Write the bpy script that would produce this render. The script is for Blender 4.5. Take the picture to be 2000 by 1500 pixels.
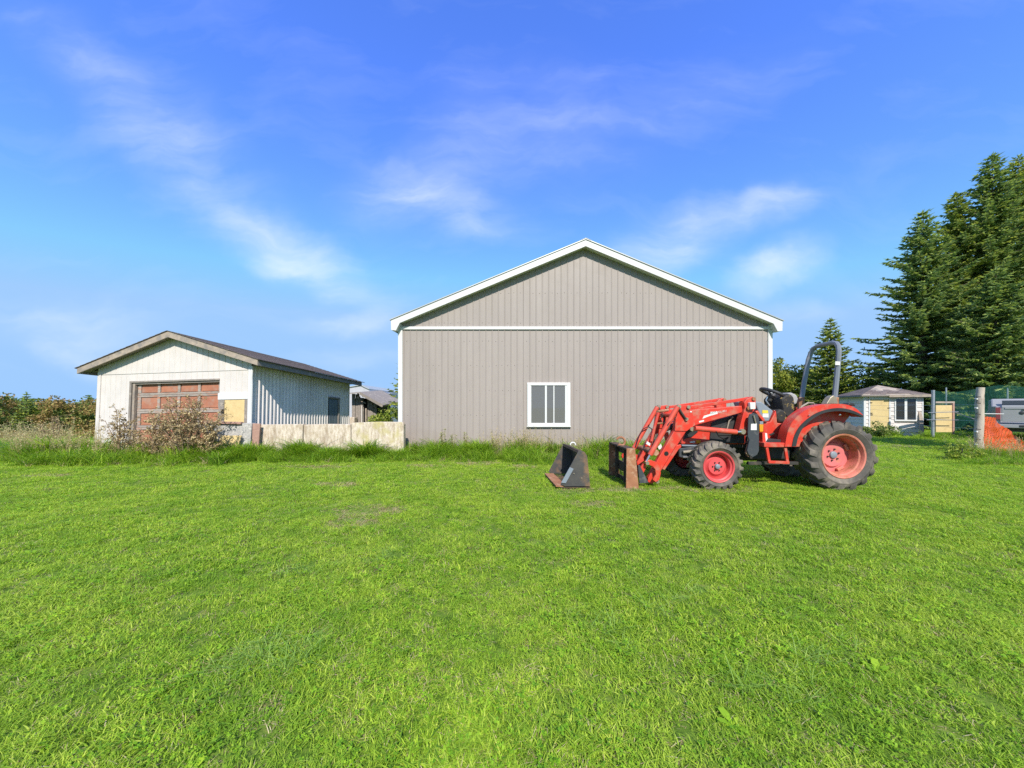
import bpy, math, random
import numpy as np
from mathutils import Vector, Matrix, noise

R = math.radians
rng = random.Random(11)
nr = np.random.default_rng(11)
scene = bpy.context.scene
for o in list(bpy.data.objects):
    bpy.data.objects.remove(o)

# ------------------------------------------------------------------ camera
F, HZ, CH = 700.0, 795.0, 1.42          # focal length in photo pixels, horizon row, eye height in metres
cam = bpy.data.cameras.new('camera')
cam.sensor_width = 36.0
cam.lens = 36.0 * F / 2000.0
cam.shift_y = (HZ - 750.0) / 2000.0
cam.clip_start, cam.clip_end = 0.05, 3000.0
camo = bpy.data.objects.new('camera', cam)
scene.collection.objects.link(camo)
camo.location = (0, 0, CH)
camo.rotation_euler = (R(90), 0, 0)
scene.camera = camo

# ------------------------------------------------------------------ light
SUN_EL = 42.0
SUN_AZ = 7.0                              # the sun stands behind the viewer, this many degrees to the right
sun = bpy.data.lights.new('sun', 'SUN')
sun.energy = 4.4
sun.angle = R(0.55)
sun.color = (1.0, 0.94, 0.845)
suno = bpy.data.objects.new('sun', sun)
scene.collection.objects.link(suno)
sdir = Vector((math.sin(R(SUN_AZ)) * math.cos(R(SUN_EL)), -math.cos(R(SUN_AZ)) * math.cos(R(SUN_EL)), math.sin(R(SUN_EL))))
suno.rotation_euler = sdir.to_track_quat('Z', 'Y').to_euler()
suno.location = (0, -20, 30)

world = bpy.data.worlds.new('World')
scene.world = world
world.use_nodes = True
wn, wl = world.node_tree.nodes, world.node_tree.links
wn.clear()
wout = wn.new('ShaderNodeOutputWorld')
wbg = wn.new('ShaderNodeBackground')
wbg.inputs['Strength'].default_value = 0.115
sky = wn.new('ShaderNodeTexSky')
sky.sky_type = 'NISHITA'
sky.sun_disc = False
sky.sun_elevation = R(SUN_EL)
sky.sun_rotation = R(180 - SUN_AZ)
sky.altitude = 300
sky.air_density = 1.0
sky.dust_density = 0.25
sky.ozone_density = 1.6
# deep clear-air blue: less red, more blue than the model's default air, and no bright haze band at the horizon
wt = wn.new('ShaderNodeMix'); wt.data_type = 'RGBA'; wt.blend_type = 'MULTIPLY'; wt.inputs['Factor'].default_value = 1.0
wl.new(sky.outputs[0], wt.inputs[6]); wt.inputs[7].default_value = (0.88, 1.33, 2.65, 1)
wcap = wn.new('ShaderNodeMix'); wcap.data_type = 'RGBA'; wcap.blend_type = 'DARKEN'; wcap.inputs['Factor'].default_value = 1.0
wl.new(wt.outputs[2], wcap.inputs[6]); wcap.inputs[7].default_value = (2.28, 3.90, 6.35, 1)


def wmath(op, a, b=None, clamp=False):
    n = wn.new('ShaderNodeMath'); n.operation = op; n.use_clamp = clamp
    for i, s in enumerate((a, b)):
        if s is None: continue
        if isinstance(s, (int, float)): n.inputs[i].default_value = s
        else: wl.new(s, n.inputs[i])
    return n.outputs[0]


wtc = wn.new('ShaderNodeTexCoord')
wsep = wn.new('ShaderNodeSeparateXYZ'); wl.new(wtc.outputs['Generated'], wsep.inputs[0])
dy = wmath('MAXIMUM', wmath('ABSOLUTE', wsep.outputs['Y']), 0.05)
cu, cv = wmath('DIVIDE', wsep.outputs['X'], dy), wmath('DIVIDE', wsep.outputs['Z'], dy)
wcomb = wn.new('ShaderNodeCombineXYZ')
wl.new(cu, wcomb.inputs[0]); wl.new(cv, wcomb.inputs[1]); wl.new(wmath('SIGN', wsep.outputs['Y']), wcomb.inputs[2])
warp = wn.new('ShaderNodeTexNoise'); warp.inputs['Scale'].default_value = 3.2; warp.inputs['Detail'].default_value = 6
wl.new(wcomb.outputs[0], warp.inputs['Vector'])
wv1 = wn.new('ShaderNodeVectorMath'); wv1.operation = 'MULTIPLY_ADD'
wl.new(warp.outputs['Color'], wv1.inputs[0]); wv1.inputs[1].default_value = (0.30, 0.22, 0); wl.new(wcomb.outputs[0], wv1.inputs[2])
wv2 = wn.new('ShaderNodeVectorMath'); wv2.operation = 'SUBTRACT'
wl.new(wv1.outputs[0], wv2.inputs[0]); wv2.inputs[1].default_value = (0.15, 0.11, 0)
# wispy cirrus patches, each at its own direction of the sky (centre and radii as slopes of the view ray, tilt in degrees, strength)
CIRRUS = [(330, 300, 230, 90, -32, .34), (590, 500, 190, 66, -20, .66), (770, 385, 160, 75, -12, .42),
          (925, 430, 130, 58, -8, .62), (640, 655, 150, 24, -3, .34), (745, 640, 80, 40, 20, .30),
          (690, 720, 200, 30, -2, .32), (1300, 475, 190, 75, 22, .62), (1500, 405, 120, 55, 14, .60),
          (1510, 525, 125, 50, 24, .62), (1570, 600, 120, 26, 0, .40), (1400, 175, 230, 90, 22, .16),
          (120, 620, 260, 55, -10, .26), (180, 690, 240, 40, -10, .30), (700, 585, 140, 32, -8, .22),
          (1060, 250, 320, 150, 0, .22), (830, 335, 170, 70, 15, .36), (480, 395, 200, 50, -25, .22), (240, 160, 330, 90, -35, .26)]
tot = None
for px, py, rx, ry, a, s in CIRRUS:
    mp = wn.new('ShaderNodeMapping'); mp.vector_type = 'TEXTURE'
    mp.inputs['Location'].default_value = ((px - 1000) / F, (HZ - py) / F, 1)
    mp.inputs['Rotation'].default_value = (0, 0, R(a))
    mp.inputs['Scale'].default_value = (rx * 1.2 / F, ry * 1.35 / F, 0.5)
    wl.new(wv2.outputs[0], mp.inputs['Vector'])
    g = wn.new('ShaderNodeTexGradient'); g.gradient_type = 'SPHERICAL'
    wl.new(mp.outputs[0], g.inputs[0])
    ss = wn.new('ShaderNodeMapRange'); ss.interpolation_type = 'SMOOTHERSTEP'; ss.inputs[4].default_value = s * .72
    wl.new(g.outputs['Fac'], ss.inputs[0])
    m = ss.outputs[0]
    tot = m if tot is None else wmath('ADD', tot, m)
# fine streaks inside the patches, and a thin general veil that goes on all round
wm2 = wn.new('ShaderNodeMapping'); wm2.inputs['Rotation'].default_value = (0, 0, R(25)); wm2.inputs['Scale'].default_value = (1.1, 3.8, 1)
wl.new(wv2.outputs[0], wm2.inputs['Vector'])
fine = wn.new('ShaderNodeTexNoise'); fine.inputs['Scale'].default_value = 2.6; fine.inputs['Detail'].default_value = 7; fine.inputs['Roughness'].default_value = 0.55
wl.new(wm2.outputs[0], fine.inputs['Vector'])
fr = wn.new('ShaderNodeMapRange'); fr.inputs[1].default_value = 0.3; fr.inputs[2].default_value = 0.72; fr.inputs[3].default_value = 0.15; fr.inputs[4].default_value = 1.2
wl.new(fine.outputs['Fac'], fr.inputs[0])
veil = wmath('MULTIPLY', wmath('SUBTRACT', fine.outputs['Fac'], 0.5, True), 0.25)
cloud = wmath('ADD', wmath('MULTIPLY', tot, fr.outputs[0]), veil, True)
cloud = wmath('MINIMUM', cloud, 0.62)
up = wn.new('ShaderNodeMapRange'); up.inputs[1].default_value = 0.0; up.inputs[2].default_value = 0.05
wl.new(wsep.outputs['Z'], up.inputs[0])
cloud = wmath('MULTIPLY', cloud, up.outputs[0])
wmix = wn.new('ShaderNodeMix'); wmix.data_type = 'RGBA'
wl.new(cloud, wmix.inputs['Factor'])
wl.new(wcap.outputs[2], wmix.inputs[6])
wmix.inputs[7].default_value = (6.2, 6.7, 7.2, 1)
wl.new(wmix.outputs[2], wbg.inputs['Color'])
wl.new(wbg.outputs[0], wout.inputs[0])
world.cycles.sampling_method = 'MANUAL'
world.cycles.sample_map_resolution = 512

scene.view_settings.view_transform = 'Standard'
scene.view_settings.look = 'None'
scene.view_settings.gamma = 1.0
scene.view_settings.exposure = 0.45
scene.cycles.max_bounces = 5
scene.cycles.diffuse_bounces = 3
scene.cycles.glossy_bounces = 2
scene.cycles.transmission_bounces = 4
scene.cycles.transparent_max_bounces = 16
scene.cycles.use_denoising = False

# ------------------------------------------------------------------ helpers
ORG = {}


def P(px, py, Y):
    """the point that stands at distance Y in front of the viewer and shows at photo pixel (px, py)"""
    return Vector(((px - 1000) * Y / F, Y, CH - (py - HZ) * Y / F))


def link(o):
    scene.collection.objects.link(o)
    return o


def tag(o, label, cat, group=None):
    o['label'] = label
    o['category'] = cat
    if group: o['group'] = group
    return o


def thing(name, label, cat, loc=(0, 0, 0), rot=(0, 0, 0), group=None, local=False):
    o = link(bpy.data.objects.new(name, None))
    o.empty_display_size = 0.2
    o.location = loc
    o.rotation_euler = rot
    tag(o, label, cat, group)
    ORG[o.name] = Vector((0, 0, 0)) if local else Vector(loc)
    return o


class MB:
    """collects shapes and links them as ONE mesh object"""
    def __init__(self):
        self.v, self.f = [], []

    def add(self, vs, fs):
        b = len(self.v)
        self.v += [tuple(p) for p in vs]
        self.f += [tuple(i + b for i in q) for q in fs]
        return self

    def box(self, x0, x1, y0, y1, z0, z1):
        x0, x1 = min(x0, x1), max(x0, x1); y0, y1 = min(y0, y1), max(y0, y1); z0, z1 = min(z0, z1), max(z0, z1)
        vs = [(x, y, z) for z in (z0, z1) for y in (y0, y1) for x in (x0, x1)]
        return self.add(vs, [(0, 2, 3, 1), (4, 5, 7, 6), (0, 1, 5, 4), (2, 6, 7, 3), (0, 4, 6, 2), (1, 3, 7, 5)])

    def beam(self, a, b, w, h, up=(0, 0, 1)):
        a, b = Vector(a), Vector(b)
        d = (b - a).normalized()
        s = d.cross(Vector(up))
        if s.length < 1e-4: s = d.cross(Vector((0, 1, 0)))
        s.normalize(); u = s.cross(d)
        vs = [p + s * (w / 2 * i) + u * (h / 2 * j) for p in (a, b) for j in (-1, 1) for i in (-1, 1)]
        return self.add(vs, [(0, 1, 3, 2), (4, 6, 7, 5), (0, 4, 5, 1), (2, 3, 7, 6), (0, 2, 6, 4), (1, 5, 7, 3)])

    def prism(self, poly, vec):
        n = len(poly); vec = Vector(vec)
        poly = [Vector(p) for p in poly]
        vs = poly + [p + vec for p in poly]
        nrm = Vector((0, 0, 0))
        for i in range(n):
            nrm += (poly[i] - poly[0]).cross(poly[(i + 1) % n] - poly[0])
        flip = nrm.dot(vec) > 0
        f = [tuple(range(n)), tuple(range(2 * n - 1, n - 1, -1))]
        f += [(i, i + n, (i + 1) % n + n, (i + 1) % n) for i in range(n)]
        if flip: f = [tuple(reversed(q)) for q in f]
        return self.add(vs, f)

    def tube(self, pts, r, n=8, cap=True):
        pts = [Vector(p) for p in pts]
        m = len(pts)
        rs = r if isinstance(r, (list, tuple)) else [r] * m
        vs = []
        d0 = (pts[1] - pts[0]).normalized()
        a = d0.cross(Vector((0, 0, 1)))
        if a.length < 0.05: a = d0.cross(Vector((0, 1, 0)))
        a.normalize()
        for i, p in enumerate(pts):
            d = (pts[min(i + 1, m - 1)] - pts[max(i - 1, 0)]).normalized()
            a = (a - d * a.dot(d)).normalized()
            b = d.cross(a)
            for k in range(n):
                t = 2 * math.pi * (k + .5) / n
                vs.append(p + (a * math.cos(t) + b * math.sin(t)) * rs[i])
        fs = [(i * n + k, i * n + (k + 1) % n, (i + 1) * n + (k + 1) % n, (i + 1) * n + k) for i in range(m - 1) for k in range(n)]
        if cap: fs += [tuple(range(n - 1, -1, -1)), tuple(range((m - 1) * n, m * n))]
        return self.add(vs, fs)

    def lathe(self, prof, c, axis=(0, 1, 0), n=48, close=False):
        """profile of (radius, distance along the axis) revolved about the axis through c"""
        c = Vector(c); ax = Vector(axis).normalized()
        a = ax.cross(Vector((0, 0, 1)))
        if a.length < 0.05: a = ax.cross(Vector((1, 0, 0)))
        a.normalize(); b = ax.cross(a)
        m = len(prof)
        vs = []
        for r, t in prof:
            for k in range(n):
                w = 2 * math.pi * k / n
                vs.append(c + ax * t + (a * math.cos(w) + b * math.sin(w)) * r)
        fs = [(i * n + k, i * n + (k + 1) % n, ((i + 1) % m) * n + (k + 1) % n, ((i + 1) % m) * n + k)
              for i in range(m if close else m - 1) for k in range(n)]
        return self.add(vs, fs)

    def ball(self, c, r, n=10, m=6, sc=(1, 1, 1)):
        c = Vector(c)
        vs = [c + Vector((0, 0, r * sc[2]))]
        for i in range(1, m):
            t = math.pi * i / m
            for k in range(n):
                w = 2 * math.pi * k / n
                vs.append(c + Vector((r * math.sin(t) * math.cos(w) * sc[0], r * math.sin(t) * math.sin(w) * sc[1], r * math.cos(t) * sc[2])))
        vs.append(c - Vector((0, 0, r * sc[2])))
        fs = [(0, 1 + k, 1 + (k + 1) % n) for k in range(n)]
        for i in range(m - 2):
            fs += [(1 + i * n + k, 1 + (i + 1) * n + k, 1 + (i + 1) * n + (k + 1) % n, 1 + i * n + (k + 1) % n) for k in range(n)]
        L = len(vs) - 1
        fs += [(L, 1 + (m - 2) * n + (k + 1) % n, 1 + (m - 2) * n + k) for k in range(n)]
        return self.add(vs, fs)

    def mesh(self, name, org=Vector((0, 0, 0)), smooth=False):
        me = bpy.data.meshes.new(name)
        me.from_pydata([(x - org[0], y - org[1], z - org[2]) for x, y, z in self.v], [], self.f)
        me.validate()
        if smooth:
            me.polygons.foreach_set('use_smooth', [True] * len(me.polygons))
        me.update()
        return me

    def build(self, name, mat, parent=None, smooth=False, bevel=0.0, org=None):
        if org is None:
            org = ORG[parent.name] if parent is not None else Vector((0, 0, 0))
        me = self.mesh(name, org, smooth)
        me.materials.append(mat)
        o = link(bpy.data.objects.new(name, me))
        if parent is not None:
            o.parent = parent
        else:
            o.location = org
        ORG[o.name] = Vector(org)
        if bevel:
            b = o.modifiers.new('bevel', 'BEVEL'); b.width = bevel; b.segments = 2; b.limit_method = 'ANGLE'; b.angle_limit = R(40)
        if smooth:
            me.set_sharp_from_angle(angle=R(38))
        return o


def fast_mesh(name, verts, nper, mat, parent=None, org=Vector((0, 0, 0)), smooth=False):
    """many separate little polygons of nper corners each, from one numpy array (N*nper, 3)"""
    verts = np.asarray(verts, dtype=np.float32).reshape(-1, 3) - np.array(org, dtype=np.float32)
    n = len(verts) // nper
    me = bpy.data.meshes.new(name)
    me.vertices.add(len(verts)); me.vertices.foreach_set('co', verts.ravel())
    me.loops.add(n * nper); me.loops.foreach_set('vertex_index', np.arange(n * nper, dtype=np.int32))
    me.polygons.add(n)
    me.polygons.foreach_set('loop_start', np.arange(0, n * nper, nper, dtype=np.int32))
    me.update(calc_edges=True)
    me.materials.append(mat)
    o = link(bpy.data.objects.new(name, me))
    if parent is not None: o.parent = parent
    else: o.location = org
    ORG[o.name] = Vector(org)
    return o


# ------------------------------------------------------------------ materials
class NT:
    def __init__(self, name):
        self.m = bpy.data.materials.new(name)
        self.m.use_nodes = True
        self.n, self.l = self.m.node_tree.nodes, self.m.node_tree.links
        self.b = self.n['Principled BSDF']

    def node(self, t, **kw):
        x = self.n.new(t)
        for k, v in kw.items(): setattr(x, k, v)
        return x

    def noise(self, vec, scale, detail=4, rough=.55, out='Fac'):
        x = self.n.new('ShaderNodeTexNoise')
        x.inputs['Scale'].default_value = scale; x.inputs['Detail'].default_value = detail; x.inputs['Roughness'].default_value = rough
        if vec is not None: self.l.new(vec, x.inputs['Vector'])
        return x.outputs[out]

    def ramp(self, fac, stops, interp='LINEAR'):
        x = self.n.new('ShaderNodeValToRGB'); x.color_ramp.interpolation = interp
        e = x.color_ramp.elements
        while len(e) < len(stops): e.new(0.5)
        for i, (p, c) in enumerate(stops):
            e[i].position = p; e[i].color = (*c[:3], 1) if not isinstance(c, (int, float)) else (c, c, c, 1)
        self.l.new(fac, x.inputs[0])
        return x.outputs[0]

    def mix(self, fac, a, b, mode='MIX'):
        x = self.n.new('ShaderNodeMix'); x.data_type = 'RGBA'; x.blend_type = mode
        for i, s in ((0, fac), (6, a), (7, b)):
            if isinstance(s, (int, float)): x.inputs[i].default_value = s
            elif isinstance(s, tuple): x.inputs[i].default_value = (*s[:3], 1)
            else: self.l.new(s, x.inputs[i])
        return x.outputs[2]

    def mapping(self, vec, scale=(1, 1, 1), rot=(0, 0, 0), loc=(0, 0, 0)):
        x = self.n.new('ShaderNodeMapping')
        x.inputs['Scale'].default_value = scale; x.inputs['Rotation'].default_value = rot; x.inputs['Location'].default_value = loc
        self.l.new(vec, x.inputs['Vector'])
        return x.outputs[0]

    def math(self, op, a, b=None, clamp=False):
        x = self.n.new('ShaderNodeMath'); x.operation = op; x.use_clamp = clamp
        for i, s in enumerate((a, b)):
            if s is None: continue
            if isinstance(s, (int, float)): x.inputs[i].default_value = s
            else: self.l.new(s, x.inputs[i])
        return x.outputs[0]

    def bump(self, h, strength, dist=0.01):
        x = self.n.new('ShaderNodeBump'); x.inputs['Strength'].default_value = strength; x.inputs['Distance'].default_value = dist
        self.l.new(h, x.inputs['Height']); self.l.new(x.outputs[0], self.b.inputs['Normal'])


def pmat(name, c1, c2=None, scale=4.0, rough=.7, metal=0.0, bump=0.0, bscale=30.0, stretch=(1, 1, 1), c3=None, dirt=0.5, dscale=2.0,
         dstretch=None, objrand=0.0, spec=0.4, rough2=None):
    """painted / weathered surface: two tones by noise, patches of a third, relief, a little tone of its own per object"""
    t = NT(name)
    tc = t.node('ShaderNodeTexCoord').outputs['Object']
    oi = t.node('ShaderNodeObjectInfo')
    off = t.node('ShaderNodeVectorMath', operation='ADD')
    rv = t.node('ShaderNodeCombineXYZ')
    r10 = t.math('MULTIPLY', oi.outputs['Random'], 37.0)
    t.l.new(r10, rv.inputs[0]); t.l.new(r10, rv.inputs[2])
    t.l.new(tc, off.inputs[0]); t.l.new(rv.outputs[0], off.inputs[1])
    vec = t.mapping(off.outputs[0], stretch)
    n1 = t.noise(vec, scale, 5)
    c2 = c2 or tuple(x * .8 for x in c1)
    col = t.ramp(n1, [(.32, c1), (.68, c2)])
    if c3:
        n2 = t.noise(t.mapping(off.outputs[0], dstretch or stretch), dscale, 7, .62)
        f = t.ramp(n2, [(max(0, .62 - dirt * .3), 0.0), (min(1, .74 - dirt * .2), 1.0)])
        col = t.mix(f, col, c3)
    if objrand:
        hv = t.node('ShaderNodeHueSaturation')
        t.l.new(t.math('ADD', t.math('MULTIPLY', oi.outputs['Random'], objrand * 2), 1 - objrand), hv.inputs['Value'])
        t.l.new(col, hv.inputs['Color']); col = hv.outputs[0]
    t.l.new(col, t.b.inputs['Base Color'])
    if rough2 is not None:
        rr = t.ramp(n1, [(.3, rough), (.7, rough2)]); t.l.new(rr, t.b.inputs['Roughness'])
    else:
        t.b.inputs['Roughness'].default_value = rough
    t.b.inputs['Metallic'].default_value = metal
    t.b.inputs['Specular IOR Level'].default_value = spec
    if bump:
        t.bump(t.noise(vec, bscale, 6, .6), bump, .01)
    return t.m


def leafmat(name, stops, trans=0.35, rough=.55, big=0.0, bigcol=None, bigscale=.5, objw=0.5, tcol=1.25, dark=None):
    """foliage: every leaf (island) and every tuft has its own tone; part of the light comes through"""
    t = NT(name)
    geo = t.node('ShaderNodeNewGeometry')
    oi = t.node('ShaderNodeObjectInfo')
    fac = t.math('ADD', t.math('MULTIPLY', geo.outputs['Random Per Island'], 1 - objw), t.math('MULTIPLY', oi.outputs['Random'], objw))
    k = len(stops)
    col = t.ramp(fac, [(.12 + .76 * i / (k - 1), c) for i, c in enumerate(stops)])
    if big:
        n = t.noise(geo.outputs['Position'], bigscale, 5, .6)
        f = t.ramp(n, [(.40, 0.0), (.62, big)])
        col = t.mix(f, col, bigcol)
    if dark:
        n = t.noise(t.mapping(geo.outputs['Position'], (1, 1, 0), loc=(7, 3, 0)), 1.6, 6, .65)
        col = t.mix(t.ramp(n, [(.46, 0.0), (.64, .75)]), col, dark)
    t.l.new(col, t.b.inputs['Base Color'])
    t.b.inputs['Roughness'].default_value = rough
    t.b.inputs['Specular IOR Level'].default_value = 0.25
    tr = t.node('ShaderNodeBsdfTranslucent')
    t.l.new(t.mix(1.0, col, (tcol, tcol, tcol * .6), 'MULTIPLY'), tr.inputs['Color'])
    ms = t.node('ShaderNodeMixShader'); ms.inputs[0].default_value = trans
    t.l.new(t.b.outputs[0], ms.inputs[1]); t.l.new(tr.outputs[0], ms.inputs[2])
    t.l.new(ms.outputs[0], t.n['Material Output'].inputs['Surface'])
    return t.m


def glassmat(name, tint=(.02, .025, .03), clear=.55):
    t = NT(name)
    t.b.inputs['Base Color'].default_value = (*tint, 1)
    t.b.inputs['Roughness'].default_value = 0.04
    t.b.inputs['Specular IOR Level'].default_value = 0.8
    tr = t.node('ShaderNodeBsdfTransparent'); tr.inputs[0].default_value = (.8, .85, .85, 1)
    ms = t.node('ShaderNodeMixShader'); ms.inputs[0].default_value = clear
    t.l.new(t.b.outputs[0], ms.inputs[1]); t.l.new(tr.outputs[0], ms.inputs[2])
    t.l.new(ms.outputs[0], t.n['Material Output'].inputs['Surface'])
    return t.m


def netmat(name, col, cell, fill, trans=.3):
    """woven netting: opaque strands with open cells, cell in metres of the sheet's own coordinates"""
    t = NT(name)
    uv = t.node('ShaderNodeUVMap').outputs[0]
    vec = t.mapping(uv, (1 / cell, 1 / cell, 1))
    sp = t.node('ShaderNodeSeparateXYZ'); t.l.new(vec, sp.inputs[0])
    fx, fy = t.math('FRACT', sp.outputs[0]), t.math('FRACT', sp.outputs[1])
    a = t.math('MAXIMUM', t.math('LESS_THAN', fx, fill), t.math('LESS_THAN', fy, fill))
    t.b.inputs['Base Color'].default_value = (*col, 1)
    t.b.inputs['Roughness'].default_value = .5
    tl = t.node('ShaderNodeBsdfTranslucent'); tl.inputs[0].default_value = (*col, 1)
    m0 = t.node('ShaderNodeMixShader'); m0.inputs[0].default_value = trans
    t.l.new(t.b.outputs[0], m0.inputs[1]); t.l.new(tl.outputs[0], m0.inputs[2])
    tr = t.node('ShaderNodeBsdfTransparent')
    ms = t.node('ShaderNodeMixShader')
    t.l.new(a, ms.inputs[0]); t.l.new(tr.outputs[0], ms.inputs[1]); t.l.new(m0.outputs[0], ms.inputs[2])
    t.l.new(ms.outputs[0], t.n['Material Output'].inputs['Surface'])
    return t.m


M = {}
t = NT('taupe_steel')
tcO = t.node('ShaderNodeTexCoord').outputs['Object']
oi_ = t.node('ShaderNodeObjectInfo').outputs['Random']
col = t.ramp(t.noise(t.mapping(tcO, (2.5, 1, .22)), 1.6, 6, .6), [(.30, (.300, .257, .233)), (.52, (.318, .273, .248)), (.72, (.332, .286, .260))])
sepz = t.node('ShaderNodeSeparateXYZ'); t.l.new(tcO, sepz.inputs[0])
hgt = t.math('SUBTRACT', 1.0, t.math('DIVIDE', sepz.outputs[2], .75), True)
spl = t.math('MULTIPLY', hgt, t.ramp(t.noise(tcO, 5, 7, .7), [(.38, 0.0), (.62, .9)]))
col = t.mix(spl, col, (.24, .19, .14))
col = t.mix(t.ramp(t.noise(t.mapping(tcO, (9, 1, .35)), 1.1, 5, .65), [(.60, 0.0), (.80, .16)]), col, (.23, .195, .17))
hv_ = t.node('ShaderNodeHueSaturation'); t.l.new(t.math('ADD', t.math('MULTIPLY', oi_, .07), .965), hv_.inputs['Value']); t.l.new(col, hv_.inputs['Color'])
t.l.new(hv_.outputs[0], t.b.inputs['Base Color'])
t.l.new(t.ramp(t.noise(tcO, 2.2, 4), [(.3, .40), (.7, .62)]), t.b.inputs['Roughness'])
t.bump(t.noise(t.mapping(tcO, (1, 1, .6)), 1.7, 3), .12, .03)
M['taupe'] = t.m
M['white_trim'] = pmat('white_trim', (.64, .64, .63), (.59, .59, .58), 3, .45, c3=(.6, .6, .57), dirt=.05, dscale=3)
M['vinyl'] = pmat('white_vinyl', (.66, .66, .65), (.62, .62, .61), 3, .35)
M['roof_steel'] = pmat('roof_steel', (.50, .50, .49), (.44, .44, .43), 2, .4, .3)
M['screw'] = pmat('screw_head', (.17, .14, .12), None, 5, .5, .3)
M['glass'] = glassmat('window_glass', (.20, .195, .19), .35)
M['room'] = pmat('dim_room', (.10, .10, .10), (.16, .155, .15), 1.5, .9)
M['white_sheet'] = pmat('white_painted_sheet', (.64, .59, .555), (.58, .535, .50), 2.5, .55, 0, .05, 14, c3=(.50, .47, .42), dirt=.12, dscale=1.4, dstretch=(4, 4, .5), objrand=.03)
M['galv'] = pmat('galvanised_sheet', (.80, .73, .68), (.72, .655, .61), 1.5, .45, .0, c3=(.58, .53, .48), dirt=.2, dscale=1.5, dstretch=(2, 4, .3), objrand=.06)
M['wood_tan'] = pmat('weathered_tan_wood', (.42, .34, .265), (.30, .245, .20), 6, .85, 0, .5, 40, (1, 1, 1), c3=(.24, .21, .185), dirt=.5, dscale=5, objrand=.08)
M['wood_grey'] = pmat('weathered_grey_wood', (.27, .235, .205), (.17, .15, .135), 6, .9, 0, .5, 40, c3=(.36, .31, .26), dirt=.4, dscale=6, objrand=.12)
M['wood_rail'] = pmat('bare_rail_wood', (.40, .345, .30), (.25, .21, .18), 9, .9, 0, .6, 30, (1, 1, 5), c3=(.43, .18, .10), dirt=.35, dscale=3, objrand=.10)
M['door_red'] = pmat('faded_red_panel', (.40, .165, .095), (.32, .125, .075), 5, .8, 0, .25, 25, c3=(.33, .20, .15), dirt=.35, dscale=3.5, objrand=.08)
M['osb'] = pmat('yellow_board', (.64, .49, .24), (.57, .43, .20), 7, .8, 0, .12, 60, c3=(.50, .37, .18), dirt=.25, dscale=4)
M['shingle'] = pmat('old_shingle', (.20, .155, .135), (.12, .095, .085), 9, .95, 0, .5, 40, c3=(.24, .20, .18), dirt=.3, dscale=6, objrand=.18)
M['door_grey'] = pmat('grey_blue_door', (.15, .185, .21), (.12, .15, .175), 3, .6)
def concrete(name, moss=None):
    t = NT(name)
    tc = t.node('ShaderNodeTexCoord').outputs['Object']
    oi = t.node('ShaderNodeObjectInfo').outputs['Random']
    v = t.node('ShaderNodeVectorMath', operation='ADD'); t.l.new(tc, v.inputs[0])
    cv_ = t.node('ShaderNodeCombineXYZ'); t.l.new(t.math('MULTIPLY', oi, 31.0), cv_.inputs[0]); t.l.new(cv_.outputs[0], v.inputs[1])
    v = v.outputs[0]
    c = t.ramp(t.noise(t.mapping(v, (1, 1, .30)), 13, 8, .68), [(.30, (.29, .22, .15)), (.44, (.50, .41, .31)), (.56, (.64, .55, .45)), (.72, (.74, .68, .60))])
    c = t.mix(t.ramp(t.noise(t.mapping(v, (1.6, 1, .55)), 2.2, 7, .65), [(.50, 0.0), (.68, .8)]), c, (.30, .225, .155))
    c = t.mix(t.ramp(t.noise(v, 26, 5, .7), [(.63, 0.0), (.70, .75)]), c, (.20, .13, .09))
    if moss: c = t.mix(t.ramp(t.noise(v, 2.3, 6, .6), [(.50, 0.0), (.64, .75)]), c, moss)
    t.l.new(c, t.b.inputs['Base Color']); t.b.inputs['Roughness'].default_value = .93; t.b.inputs['Specular IOR Level'].default_value = .2
    t.bump(t.noise(t.mapping(v, (1, 1, .5)), 22, 8, .7), .9, .02)
    return t.m


M['conc'] = concrete('stained_concrete')
M['conc_grey'] = pmat('rough_grey_concrete', (.50, .48, .45), (.30, .29, .28), 22, .95, 0, .9, 40, c3=(.60, .57, .52), dirt=.4, dscale=9)
M['conc_moss'] = concrete('mossy_concrete', (.46, .40, .15))
M['board_red'] = pmat('faded_red_board', (.42, .255, .20), (.34, .20, .16), 6, .85, 0, .3, 30, (1, 1, 4))
M['black'] = pmat('black_gap', (.015, .015, .015), None, 5, .9)

# ------------------------------------------------------------------ ground
def sstep(t):
    t = np.clip(t, 0, 1)
    return t * t * (3 - 2 * t)


def gz(x, y):
    """height of the ground: level yard, falling away gently behind the left buildings"""
    x = np.asarray(x, float); y = np.asarray(y, float)
    d = -1.95 * sstep((y - 11.5) / 27) * sstep((-x - 3) / 11)
    u = .014 * np.sin(x * .9 + 1.3) * np.sin(y * .7 + .4) + .010 * np.sin(x * 2.1 - y * 1.3)
    return d + u * np.clip((np.abs(x) + np.abs(y)) / 6 - .3, 0, 1)


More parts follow.
